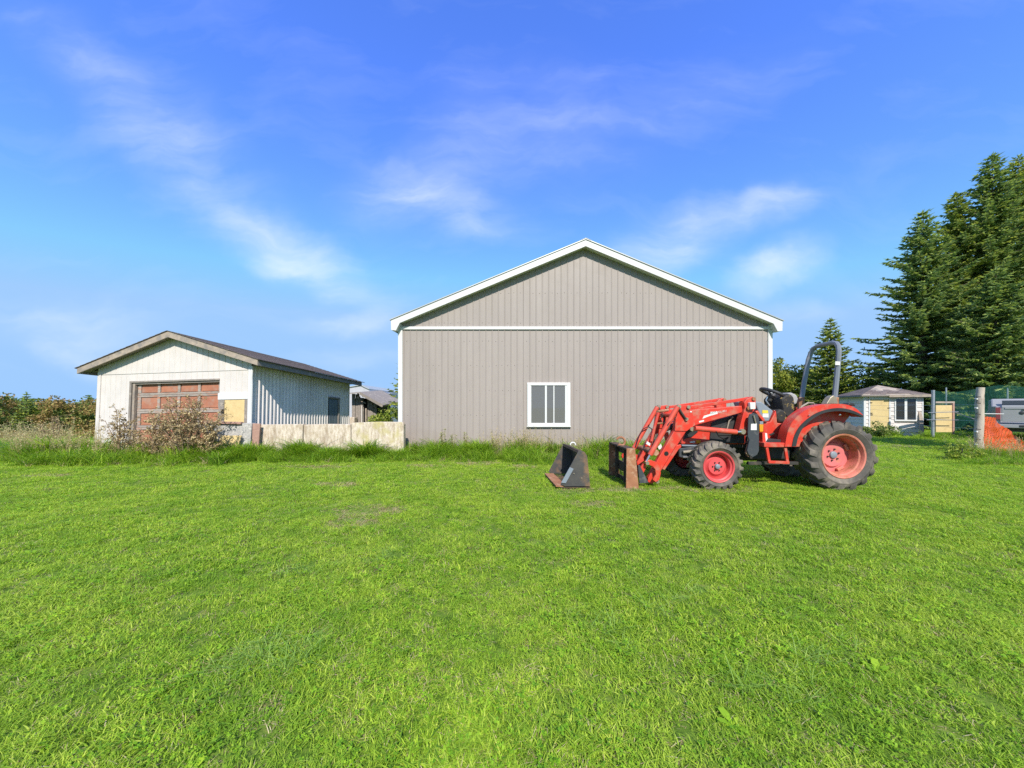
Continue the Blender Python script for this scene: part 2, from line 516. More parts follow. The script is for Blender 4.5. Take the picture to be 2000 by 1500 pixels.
gxs = np.unique(np.concatenate([np.linspace(-900, -60, 10), np.linspace(-60, -16, 23), np.linspace(-16, 24, 101), np.linspace(24, 60, 19), np.linspace(60, 900, 10)]))
gys = np.unique(np.concatenate([np.linspace(-400, -8, 8), np.linspace(-8, 22, 76), np.linspace(22, 60, 39), np.linspace(60, 1200, 12)]))
GX, GY = np.meshgrid(gxs, gys)
GZ = gz(GX, GY)
gm = MB()
nx, ny = len(gxs), len(gys)
gm.v = [tuple(p) for p in np.stack([GX, GY, GZ], -1).reshape(-1, 3)]
gm.f = [(j * nx + i, j * nx + i + 1, (j + 1) * nx + i + 1, (j + 1) * nx + i) for j in range(ny - 1) for i in range(nx - 1)]
t = NT('ground_soil_and_turf')
pos = t.node('ShaderNodeNewGeometry').outputs['Position']
c = t.ramp(t.noise(pos, 9, 6, .65), [(.3, (.04, .085, .010)), (.5, (.11, .19, .022)), (.72, (.25, .27, .065))])
c = t.mix(t.ramp(t.noise(pos, .5, 5), [(.45, 0.0), (.65, .35)]), c, (.17, .26, .03))
t.l.new(c, t.b.inputs['Base Color']); t.b.inputs['Roughness'].default_value = .95
t.b.inputs['Specular IOR Level'].default_value = .1
t.bump(t.noise(pos, 40, 6, .7), .6, .03)
ground = gm.build('ground', t.m, None, smooth=True)
ground['kind'] = 'structure'


def ribs(x0, x1, period, w_base, w_top, h, x_off=0.0):
    """cross-section of ribbed steel: list of (u, height) from x0 to x1"""
    out = [(x0, 0.0)]
    k = math.ceil((x0 - x_off) / period)
    while x_off + k * period < x1 + 1e-6:
        c = x_off + k * period
        for du, hh in ((-w_base / 2, 0), (-w_top / 2, h), (w_top / 2, h), (w_base / 2, 0)):
            if x0 < c + du < x1: out.append((c + du, hh))
        k += 1
    out.append((x1, 0.0))
    return out


def sheet(prof, zb, zt, W):
    """ribbed sheet between the curves zb(u) and zt(u); W(u, height, z) places a point"""
    mb = MB()
    vs = []
    for u, h in prof:
        vs += [W(u, h, zb(u)), W(u, h, zt(u))]
    fs = [(2 * i, 2 * i + 2, 2 * i + 3, 2 * i + 1) for i in range(len(prof) - 1)]
    return mb.add(vs, fs)


# ------------------------------------------------------------------ steel barn
BY = 11.1                                  # front wall distance
bx0, bx1 = -3.50, 8.03                     # front wall ends
bc = (bx0 + bx1) / 2 - .03
band_z = 3.86
barn = thing('steel_barn', 'large taupe ribbed steel barn with white trim and one small front window', 'barn', (bc, BY, 0))
BD = 17.0
slope = .413
apex_z = 6.42


def rake(u):
    return apex_z - slope * abs(u - bc)


core = MB().prism([(bx0 + .05, BY + .05, -.2), (bx1 - .05, BY + .05, -.2), (bx1 - .05, BY + .05, rake(bx1) - .12), (bc, BY + .05, apex_z - .12), (bx0 + .05, BY + .05, rake(bx0) - .12)], (0, BD - .1, 0))
core.build('wall_core', M['taupe'], barn)
PER = .1947
wx0, wx1, wz0, wz1 = .47, 1.80, .84, 2.17    # window trim outline
npan = 12
edges = [bx0 + .06 + (bx1 - bx0 - .12) * i / npan for i in range(npan + 1)]
Wf = lambda u, h, z: (u, BY - h, z)
for i in range(npan):
    a, b = edges[i], edges[i + 1]
    prof = ribs(a, b, PER, .040, .016, .012, bx0 + .16)
    sheet(prof, lambda u: -.1, lambda u: band_z - .035, Wf).build('siding_panel', M['taupe'], barn)
    pr2 = ribs(a, b, PER, .040, .016, .012, bx0 + .16)
    if a < bc < b: pr2 = sorted(set(pr2 + [(bc, 0.0)]))
    sheet(pr2, lambda u: band_z + .035, lambda u: rake(u) - .02, Wf).build('gable_panel', M['taupe'], barn)
for s, xx in ((-1, bx0), (1, bx1)):
    pr = ribs(BY + .06, BY + BD, PER, .040, .016, .016)
    sheet(pr, lambda u: -.1, lambda u: 3.98, lambda u, h, z, xx=xx, s=s: (xx + s * (h - .02), u, z)).build('side_siding', M['taupe'], barn)
sc = MB()
for zrow in (.45, 1.17, 1.93, 2.70, 3.46, 4.02, 4.95):
    k = 0
    u = bx0 + .16 + PER / 2
    while u < bx1 - .1:
        z = zrow + rng.uniform(-.012, .012)
        if z < rake(u) - .1 and not (wx0 - .03 < u < wx1 + .03 and wz0 - .03 < z < wz1 + .03) and rng.random() < .8:
            q = u + rng.uniform(-.03, .03); r_ = .0085
            sc.add([(q - r_, BY - .002, z - r_), (q + r_, BY - .002, z - r_), (q + r_, BY - .002, z + r_), (q - r_, BY - .002, z + r_), (q, BY - .009, z)],
                   [(0, 1, 4), (1, 2, 4), (2, 3, 4), (3, 0, 4)])
        u += PER
so = sc.build('screw_heads', M['screw'], barn); so['kind'] = 'stuff'
MB().box(bx0 + .02, bx1 - .02, BY - .045, BY - .003, band_z - .045, band_z + .045).build('belly_band', M['white_trim'], barn, bevel=.006)
for xx in (bx0, bx1):
    s = -1 if xx == bx0 else 1
    MB().box(xx - s * .115, xx + s * .02, BY - .035, BY + .10, -.1, 3.95).build('corner_trim', M['white_trim'], barn, bevel=.006)
# rake fascia with boxed returns, soffit, roof
OY = BY - .24
ox0, ox1 = bx0 - .17, bx1 + .17


def rtop(u):
    return apex_z + .075 - slope * abs(u - bc)


for s, xe, xw in ((-1, ox0, bx0), (1, ox1, bx1)):
    ft = .195
    xin = xw + (-s) * .10
    poly = [(bc, OY, rtop(bc)), (xe, OY, rtop(xe)), (xe + .005 * -s, OY, rtop(xe) - .30), (xw + s * .02, OY, rtop(xe) - .315), (xin, OY, rtop(xin) - ft), (bc, OY, rtop(bc) - ft)]
    MB().prism(poly, (0, .03, 0)).build('rake_fascia', M['white_trim'], barn)
    ret = [(xe + .006 * -s, OY + .031, rtop(xe) - .06), (xe + .010 * -s, OY + .031, rtop(xe) - .295), (xw + s * .026, OY + .031, rtop(xe) - .31), (xin, OY + .031, rtop(xin) - ft + .002)]
    MB().prism(ret, (0, .22, 0)).build('eave_return', M['white_trim'], barn)
    sf = [(bc, OY + .031, rtop(bc) - ft + .05), (xin, OY + .031, rtop(xin) - ft + .05), (xin, OY + .031, rtop(xin) - ft + .02), (bc, OY + .031, rtop(bc) - ft + .02)]
    MB().prism(sf, (0, .205, 0)).build('soffit', M['vinyl'], barn)
    rp = [(bc, OY - .025, rtop(bc) + .03), (xe + s * .03, OY - .025, rtop(xe + s * .03) + .03), (xe + s * .03, OY - .025, rtop(xe + s * .03) + .004), (bc, OY - .025, rtop(bc) + .004)]
    MB().prism(rp, (0, BD + .5, 0)).build('roof', M['roof_steel'], barn)
    MB().box(xe - s * .03, xe, BY + .013, BY + BD, rtop(xe) - .28, rtop(xe) - .02).build('eave_fascia', M['white_trim'], barn)
MB().prism([(bc - .16, OY - .035, rtop(bc - .16) + .036), (bc, OY - .035, rtop(bc) + .042), (bc + .16, OY - .035, rtop(bc + .16) + .036), (bc + .16, OY - .035, rtop(bc + .16) + .031), (bc, OY - .035, rtop(bc) + .034), (bc - .16, OY - .035, rtop(bc - .16) + .031)], (0, BD + .5, 0)).build('ridge_cap', M['roof_steel'], barn)
# window
win = MB().box(wx0, wx1, BY - .065, BY + .0, wz1 - .085, wz1).box(wx0, wx1, BY - .065, BY, wz0, wz0 + .085)\
    .box(wx0, wx0 + .10, BY - .065, BY, wz0 + .085, wz1 - .085).box(wx1 - .10, wx1, BY - .065, BY, wz0 + .085, wz1 - .085)\
    .build('window', M['vinyl'], barn, bevel=.008)
MB().box(wx0 - .015, wx1 + .015, BY - .085, BY - .005, wz0 - .035, wz0 - .001).build('sill', M['white_trim'], win, bevel=.006)
MB().box(wx0 + .1, wx1 - .1, BY - .021, BY - .018, wz0 + .085, wz1 - .085).build('interior', M['room'], win)
for a, b, nm in ((wx0 + .100, wx0 + .125, 'sash'), (wx0 + .545, wx0 + .605, 'sash'), (wx0 + .805, wx0 + .838, 'sash'), (wx1 - .165, wx1 - .1, 'sash')):
    MB().box(a, b, BY - .055, BY - .022, wz0 + .085, wz1 - .085).build(nm, M['vinyl'], win, bevel=.004)
for a, b in ((wx0 + .125, wx0 + .545), (wx0 + .605, wx0 + .805), (wx0 + .838, wx1 - .165)):
    MB().box(a, b, BY - .040, BY - .036, wz0 + .085, wz1 - .085).build('pane', M['glass'], win)
MB().box(wx0 + .125, wx1 - .165, BY - .035, BY - .030, wz0 + .34, wz0 + .352).build('screen_rail', M['wood_grey'], win)

# ------------------------------------------------------------------ old white garage, leaning a little to its left and back
gar = thing('old_garage', 'old white sheet-metal garage with weathered wood trim and faded red panelled door', 'garage',
            (-7.77, 10.60, 0), (R(-2.8), R(-1.05), R(-7)), local=True)
GW, GD = 5.35, 5.05                       # local: x from -GW (left) to 0, y from 0 (front) to GD
WH = 2.66                                 # wall height at the eaves
gcx = -GW / 2 + .10
GS = .322                                 # roof slope


def gr(u):
    return WH + .175 + GS * (GW / 2 - abs(u - gcx))


MB().prism([(-GW + .03, .26, -.6), (-.03, .26, -.6), (-.03, .26, WH + .05), (gcx, .26, gr(gcx) - .1), (-GW + .03, .26, WH + .05)], (0, GD - .30, 0)).build('wall_core', M['wood_grey'], gar)
dl, dr, dtop = -4.18, -1.05, 2.27          # door opening
Wg = lambda u, h, z: (u, -h, z)
gp = .192


def gsheet(a, b, zb, zt, name='siding_sheet'):
    pr = ribs(a, b, gp, .030, .010, -.014, -.1)
    if a < gcx < b: pr = sorted(set(pr + [(gcx, 0.0)]))
    sheet(pr, zb, zt, Wg).build(name, M['white_sheet'], gar)


seam = 2.55
for a, b in ((-GW, -4.76), (-4.76, dl)):
    gsheet(a, b, lambda u: -.6, lambda u: seam)
for a, b in ((dl, -3.4), (-3.4, -2.62), (-2.62, -1.84), (-1.84, dr)):
    gsheet(a, b, lambda u: dtop, lambda u: seam)
gsheet(dr, -.02, lambda u: 1.72, lambda u: seam)
Wg = lambda u, h, z: (u, -h - .014, z)
ge = [-GW - .02, -4.6, -3.85, -3.1, -2.35, -1.6, -.85, .02]
for a, b in zip(ge[:-1], ge[1:]):
    gsheet(a, b, lambda u: seam - .012, lambda u: gr(u) - .06, 'gable_sheet')
# corner trims and flashing
MB().box(-.075, .022, -.03, .06, -.6, WH).build('corner_trim', M['white_trim'], gar, bevel=.006)
MB().box(-GW - .02, -GW + .10, -.028, .05, -.6, WH - .02).build('corner_trim', M['white_sheet'], gar, bevel=.006)
MB().box(dr - .02, -.076, -.032, -.004, 1.66, 1.86).build('sheet_flashing', M['white_trim'], gar, bevel=.004)
MB().tube([(.05, -.02, WH - .02), (.06, -.05, WH - .35), (.045, -.02, WH - .55), (.045, -.02, 0)], .032, 8).build('downspout', M['white_trim'], gar, smooth=True)
# jambs and header
MB().box(dl, dl + .07, -.03, .20, -.5, dtop).build('jamb', M['wood_grey'], gar, bevel=.006)
MB().box(dl + .085, dl + .16, -.0, .16, -.5, dtop - .03).build('jamb', M['wood_tan'], gar, bevel=.006)
MB().box(dl, dr, -.034, .0, dtop - .02, dtop + .035).build('header', M['wood_grey'], gar, bevel=.006)
MB().box(dl + .07, dr, .005, .16, dtop - .07, dtop - .021).build('header', M['wood_grey'], gar)
# boarded side panel beside the door
MB().box(dr, dr + .19, -.02, .02, -.4, 1.655).build('board', M['wood_grey'], gar, bevel=.005)
MB().box(dr + .195, -.19, -.012, .01, .1, 1.655).build('board', M['osb'], gar, bevel=.004)
MB().box(-.185, -.077, -.02, .02, -.4, 1.655).build('board', M['wood_grey'], gar, bevel=.005)
MB().box(dr + .11, dr + .20, -.045, -.021, 1.25, 1.37).build('hasp', M['black'], gar, bevel=.004)
# panelled overhead door
gdoor = MB().box(dl + .17, dr - .005, .11, .135, -.45, dtop - .03).build('garage_door', M['door_red'], gar)
x0d, x1d = dl + .17, dr - .005
sh = .505
stw = .125
cw = (x1d - x0d - stw) / 4
ztops = [dtop + .10 - i * sh for i in range(6)]
zc = 2.19
for i in range(6):
    zt = ztops[i]; zb = zt - sh
    for (z0, z1) in ((zb, zb + .068), (zt - .068, zt)):
        z1c = min(z1, dtop - .03)
        if z1c - z0 > .015:
            MB().box(x0d + .01, x1d, .072 + rng.uniform(-.004, .004), .109, z0 + .003, z1c - .003).build('rail', M['wood_rail'], gdoor, bevel=.004)
    za, zz = zb + .068, min(zt - .068, dtop - .03)
    for k in range(5):
        xs = x0d + k * cw
        w = stw if k in (0, 4) else stw * .82
        MB().box(xs + .012, xs + w, .076, .108, za, zz).build('stile', M['wood_rail'], gdoor, bevel=.004)
    for k in range(4):
        xa = x0d + k * cw + stw + .012; xb = x0d + (k + 1) * cw - .002
        MB().box(xa, xb, .092, .1095, za + .012, zz - .012).build('door_panel', M['door_red'], gdoor, bevel=.008)
# fascia and roof
FO = -.27
ge0, ge1 = -GW - .42, .44
for s, xe in ((-1, ge0), (1, ge1)):
    poly = [(gcx, FO, gr(gcx) + .06), (xe, FO, gr(xe) + .06), (xe, FO, gr(xe) - .115), (gcx, FO, gr(gcx) - .125)]
    MB().prism(poly, (0, .04, 0)).build('rake_board', M['wood_tan'], gar, bevel=.005)
    sf = [(gcx, FO + .041, gr(gcx) - .035), (xe + -s * .03, FO + .041, gr(xe) - .035), (xe - s * .03, FO + .041, gr(xe) - .055), (gcx, FO + .041, gr(gcx) - .055)]
    MB().prism(sf, (0, .22, 0)).build('soffit', M['wood_grey'], gar)
    # roof deck, then courses of shingles
    rp = [(gcx, FO - .02, gr(gcx) + .070), (xe + s * .05, FO - .02, gr(xe + s * .05) + .070), (xe + s * .05, FO - .02, gr(xe + s * .05) + .061), (gcx, FO - .02, gr(gcx) + .061)]
    rf = MB().prism(rp, (0, GD + .75, 0)).build('roof', M['shingle'], gar)
    nc = 16
    for k in range(nc):
        fa, fb = k / nc, (k + 1.12) / nc
        ua = xe + s * .055 + (gcx - xe - s * .055) * fa
        ub = xe + s * .055 + (gcx - xe - s * .055) * min(fb, 1)
        za, zb2 = gr(ua) + .086, gr(ub) + .074
        MB().prism([(ua, FO - .03, za), (ub, FO - .03, zb2), (ub, FO - .03, zb2 - .002), (ua, FO - .03, za - .012)], (0, GD + .78, 0)).build('shingle_course', M['shingle'], rf)
    eb = [(xe - s * .03, FO + .041, gr(xe) + .055), (xe, FO + .041, gr(xe) + .055), (xe, FO + .041, gr(xe) - .11), (xe - s * .03, FO + .041, gr(xe) - .11)]
    MB().prism(eb, (0, GD + .55, 0)).build('eave_board', M['wood_grey'], gar, bevel=.004)
    MB().box(min(xe - s * .03, s * .02 if s > 0 else -GW), max(xe - s * .03, s * .02 if s > 0 else -GW), .0, GD, WH + .0, WH + .02).build('eave_soffit', M['wood_grey'], gar)
# corrugated side wall, right
cper = .150
nsh = 8
for i in range(nsh):
    a, b = .03 + (GD - .03) * i / nsh, .03 + (GD - .03) * (i + 1) / nsh
    pr = []
    u = a
    nstep = round((b - a) / cper * 8)
    for k in range(nstep + 1):
        u = a + (b - a) * k / nstep
        ph = ((u / cper) % 1.0)
        h = .030 * (0.5 + 0.5 * max(-1, min(1, 1.7 * math.cos(2 * math.pi * ph))))
        pr.append((u, h))
    da, db = 3.62, 4.28                    # side door opening
    for (p0, p1, zb) in ((a, b, -.6),):
        sheet(pr, lambda u: (1.98 if da - .02 < u < db + .02 else -.6), lambda u: WH, lambda u, h, z: (.005 + h, u, z)).build('corrugated_sheet', M['galv'], gar, smooth=True)
sd = MB().box(.008, .022, da + .05, db - .02, -.6, 1.94).build('side_door', M['door_grey'], gar)
for k in range(3):
    ya = da + .08 + k * .175
    MB().box(.022, .032, ya, ya + .15, -.5, 1.90).build('door_board', M['door_grey'], sd, bevel=.003)
MB().box(.02, .06, db - .02, db + .07, -.6, 2.0).build('door_frame', M['wood_grey'], gar, bevel=.004)
MB().box(.02, .06, da - .02, db + .07, 1.95, 2.02).build('door_frame', M['wood_grey'], gar, bevel=.004)
MB().box(-.05, .045, GD - .015, GD + .03, -.6, WH).build('corner_trim', M['galv'], gar, bevel=.004)
MB().box(-GW - .012, -GW + .02, 0, GD, -.6, WH).build('side_sheet', M['white_sheet'], gar)

# ------------------------------------------------------------------ low slab wall between garage and barn
SY = 10.35


def slab(name, pts, Y, thick, mat, label, cat, tilt=0.0, group=None, seed=0):
    """upright slab whose front outline is given at distance Y"""
    w = [P(x, y, Y) for x, y in pts]
    for p in w:
        p.y += tilt * (p.z)
    mb = MB().prism(w, (0, thick, 0))
    cx = sum(p.x for p in w) / len(w)
    o = mb.build(name, mat, None, bevel=.012, org=Vector((cx, Y, 0)))
    return tag(o, label, cat, group)


slab('concrete_slab', [(400, 826), (428, 824.5), (460, 827), (492, 826.5), (490, 850), (486, 895), (398, 895)], SY - .08, .16, M['conc_grey'], 'rough grey concrete slab standing upright beside the faded red board', 'concrete slab')
slab('leaning_board', [(493, 827), (508, 827.5), (506, 850), (503, 895), (487, 895), (492, 856)], SY - .17, .05, M['board_red'], 'faded red board leaning on the low slab wall between grey and tan slabs', 'board')
slab('concrete_slab', [(500, 829.5), (545, 829), (592, 828.5), (590.5, 850), (590, 895), (499, 895)], SY + .0, .18, M['conc'], 'tan streaked concrete slab next to the faded red leaning board', 'concrete slab')
slab('concrete_slab', [(593, 829.5), (640, 828.3), (684.5, 829), (685, 860), (684, 895), (592, 895)], SY + .03, .18, M['conc'], 'middle stained concrete slab between tan slab and mossy slab', 'concrete slab')
slab('concrete_slab', [(686, 826), (735, 824), (786, 824.5), (788.5, 829), (788, 895), (686, 895)], SY - .02, .20, M['conc_moss'], 'yellow-green mossy concrete slab ending at the barn corner', 'concrete slab')
slab('yellow_board', [(425, 851), (467, 851), (458, 893), (424, 893)], SY - .28, .02, M['osb'], 'small yellow board leaning low against the rough grey concrete slab', 'board', tilt=.15)
slab('timber_offcut', [(396, 822.5), (470, 824.5), (470, 829), (396, 827)], SY - .14, .12, M['board_red'], 'thin reddish timber lying along the top of the grey slab', 'timber')

# ------------------------------------------------------------------ ruined wooden outbuilding behind the garage
oy = 19.0
ob = thing('wooden_outbuilding', 'ruined dark wooden outbuilding with sagging roof behind the garage', 'outbuilding', (P(712, 830, oy).x, oy, float(gz(P(712, 0, oy).x, oy))))
zg = -0.9
wl_, wr_ = P(676, 0, oy).x, P(735, 0, oy + .6).x
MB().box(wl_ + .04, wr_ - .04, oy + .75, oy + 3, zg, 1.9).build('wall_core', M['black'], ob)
x = wl_
k = 0
while x < wr_ - .1:
    w = rng.uniform(.13, .2)
    skip = .42 < (x - wl_) / (wr_ - wl_) < .52
    if not skip:
        zt_ = 2.15 - .38 * (x - wl_)
        MB().box(x, min(x + w - .012, wr_), oy + .66 + rng.uniform(0, .05), oy + .72, zg, max(1.35, zt_) + rng.uniform(-.05, .05)).build('wall_board', M['wood_grey'], ob, bevel=.004)
    x += w
MB().beam(P(699, 768, oy + .5), P(703, 781, oy + .5), .07, .07).beam(P(703, 781, oy + .5), P(714, 788, oy + .5), .07, .07).build('broken_brace', M['wood_tan'], ob)
MB().box(P(705, 0, oy).x, P(707.5, 0, oy).x, oy + .55, oy + .62, zg, 1.35).build('post', M['wood_tan'], ob)
MB().box(P(697, 0, oy).x, P(699, 0, oy).x, oy + .55, oy + .62, zg, 1.5).build('post', M['white_sheet'], ob)
MB().box(P(679, 0, oy).x, P(689, 0, oy).x, oy + .2, oy + .6, zg, P(0, 815, oy).z).build('block', M['conc'], ob, bevel=.02)
# sagging mono-pitch roof on rafters
rl, rm, rr = P(672, 768, oy), P(703, 766, oy), P(748, 791, oy)
rf = MB()
for a, b in ((rl, rm), (rm, rr)):
    rf.prism([a, b, b - Vector((0, 0, .05)), a - Vector((0, 0, .05))], (0, 3.2, .25))
rfo = rf.build('roof', M['wood_grey'], ob)
for i in range(5):
    f_ = (i + .5) / 5
    q = rm.lerp(rr, f_)
    MB().beam(q + Vector((0, .06, -.12)), q + Vector((0, 3.0, .1)), .07, .12).build('rafter', M['wood_tan'], rfo)
MB().beam(rm + Vector((0, -.02, -.06)), rr + Vector((0, -.02, -.06)), .03, .14).build('fascia', M['wood_grey'], rfo)

# far pale barn whose roof shows over the outbuilding
fy = 46.0
M['pale_steel'] = pmat('pale_lavender_steel', (.50, .49, .53), (.44, .43, .48), 2, .5, .1, objrand=.05)
fb = thing('far_barn', 'distant pale grey steel barn roof with a lower wing, seen over the ruined outbuilding', 'barn', (P(705, 0, fy).x, fy, -2.0))
a0, ap, a1 = P(650, 762, fy), P(705, 753, fy), P(721.5, 761, fy)
MB().prism([(a0.x, fy, -2.2), (a1.x, fy, -2.2), (a1.x, fy, a1.z), (ap.x, fy, ap.z), (a0.x, fy, a0.z)], (0, 12, 0)).build('wall', M['pale_steel'], fb)
for p, q in ((a0, ap), (ap, a1)):
    MB().prism([p + Vector((0, -.15, .02)), q + Vector((0, -.15, .02)), q + Vector((0, -.15, .12)), p + Vector((0, -.15, .12))], (0, 12.3, 0)).build('roof', M['roof_steel'], fb)
b0, b1 = P(721.7, 770, fy), P(758, 771, fy)
MB().box(b0.x, b1.x, fy + .4, fy + 9, -2.2, b0.z).build('wing_wall', M['pale_steel'], fb)
MB().prism([(b0.x + .02, fy + .1, b0.z + .01), (b1.x + .2, fy + .1, b0.z + .01), (b1.x + .2, fy + .1, b0.z + .09), (b0.x + .02, fy + .1, b0.z + .09)], (0, 9, .3)).build('wing_roof', M['roof_steel'], fb)

# ------------------------------------------------------------------ tractor with front loader, facing left
M['red'] = pmat('tractor_red_paint', (.63, .045, .024), (.53, .036, .02), 3, .30, 0, .05, 14, c3=(.46, .14, .09), dirt=.40, dscale=6, spec=.5, rough2=.62)
M['red_pale'] = pmat('sun_faded_red', (.62, .085, .05), (.55, .065, .04), 4, .5, c3=(.52, .15, .10), dirt=.3, dscale=5)
M['pink'] = pmat('sun_faded_pink_rim', (.64, .19, .19), (.56, .14, .14), 4, .6, c3=(.55, .20, .12), dirt=.3, dscale=6)
M['rim_red'] = pmat('red_rim', (.64, .085, .09), (.57, .065, .07), 4, .5, c3=(.45, .12, .09), dirt=.2, dscale=8)
M['rim_rust'] = pmat('rusty_orange_rim', (.60, .205, .150), (.53, .16, .115), 5, .75, 0, .2, 30, c3=(.33, .13, .06), dirt=.4, dscale=6)
M['tyre'] = pmat('dusty_tyre_rubber', (.070, .064, .058), (.125, .112, .096), 4, .88, 0, .3, 40, c3=(.235, .20, .155), dirt=.55, dscale=3.5, spec=.25)
M['rubber'] = pmat('black_rubber', (.022, .022, .024), (.035, .035, .037), 6, .55, 0, .1, 40)
M['dark'] = pmat('grimy_dark_iron', (.030, .029, .028), (.055, .05, .045), 6, .7, .1, .2, 30, c3=(.10, .075, .055), dirt=.25, dscale=5)
M['charcoal'] = pmat('charcoal_plate', (.060, .066, .076), (.045, .050, .058), 4, .5, .1, c3=(.13, .125, .12), dirt=.25, dscale=8)
M['cowl_grey'] = pmat('grey_cowl', (.22, .255, .30), (.19, .22, .26), 3, .5)
M['rops'] = pmat('grey_roll_bar', (.21, .23, .26), (.18, .195, .22), 3, .42, .1, c3=(.27, .26, .25), dirt=.2, dscale=6)
M['bucket'] = pmat('worn_black_bucket', (.050, .050, .053), (.085, .078, .070), 5, .6, .1, .2, 30, c3=(.21, .125, .07), dirt=.45, dscale=4)
M['chrome'] = pmat('bright_steel_rod', (.68, .68, .67), (.6, .6, .6), 4, .22, .9)
M['brass'] = pmat('dull_zinc_fitting', (.42, .36, .26), (.33, .28, .20), 8, .45, .6)
M['rust'] = pmat('rusty_steel', (.36, .165, .085), (.27, .115, .06), 6, .9, 0, .4, 30, c3=(.46, .30, .19), dirt=.4, dscale=9, dstretch=(1, 1, 1))
M['rust_dark'] = pmat('dark_rusty_steel', (.085, .058, .042), (.05, .036, .028), 5, .9, 0, .4, 30, c3=(.17, .09, .05), dirt=.35, dscale=5)
M['white_paint'] = pmat('white_plastic', (.70, .69, .66), (.66, .65, .62), 5, .4)
M['amber'] = pmat('amber_lens', (.72, .30, .02), (.62, .24, .02), 5, .2)
M['yellow'] = pmat('yellow_sticker', (.75, .58, .05), None, 5, .5)
M['foam'] = pmat('worn_seat', (.020, .019, .018), (.035, .033, .03), 8, .7, 0, .5, 25, c3=(.50, .34, .08), dirt=.18, dscale=13)
M['seat_grey'] = pmat('grey_vinyl', (.36, .35, .34), (.30, .29, .28), 6, .6, c3=(.2, .19, .18), dirt=.2, dscale=9)
M['hose'] = pmat('hydraulic_hose', (.03, .03, .03), None, 6, .5)
M['hose_tan'] = pmat('tan_hose', (.32, .27, .21), None, 6, .6)

TY = 6.10                                  # near face of the rear tyre
trc = thing('tractor', 'red compact tractor with front loader and grey roll bar parked on the lawn', 'tractor', (P(1530, 0, 6.85).x, 6.85, 0))


def plate(pts, Y0, Y1, name, mat, parent, bevel=.006):
    w = [P(x, y, Y0) for x, y in pts]
    return MB().prism(w, (0, Y1 - Y0, 0)).build(name, mat, parent, bevel=bevel)


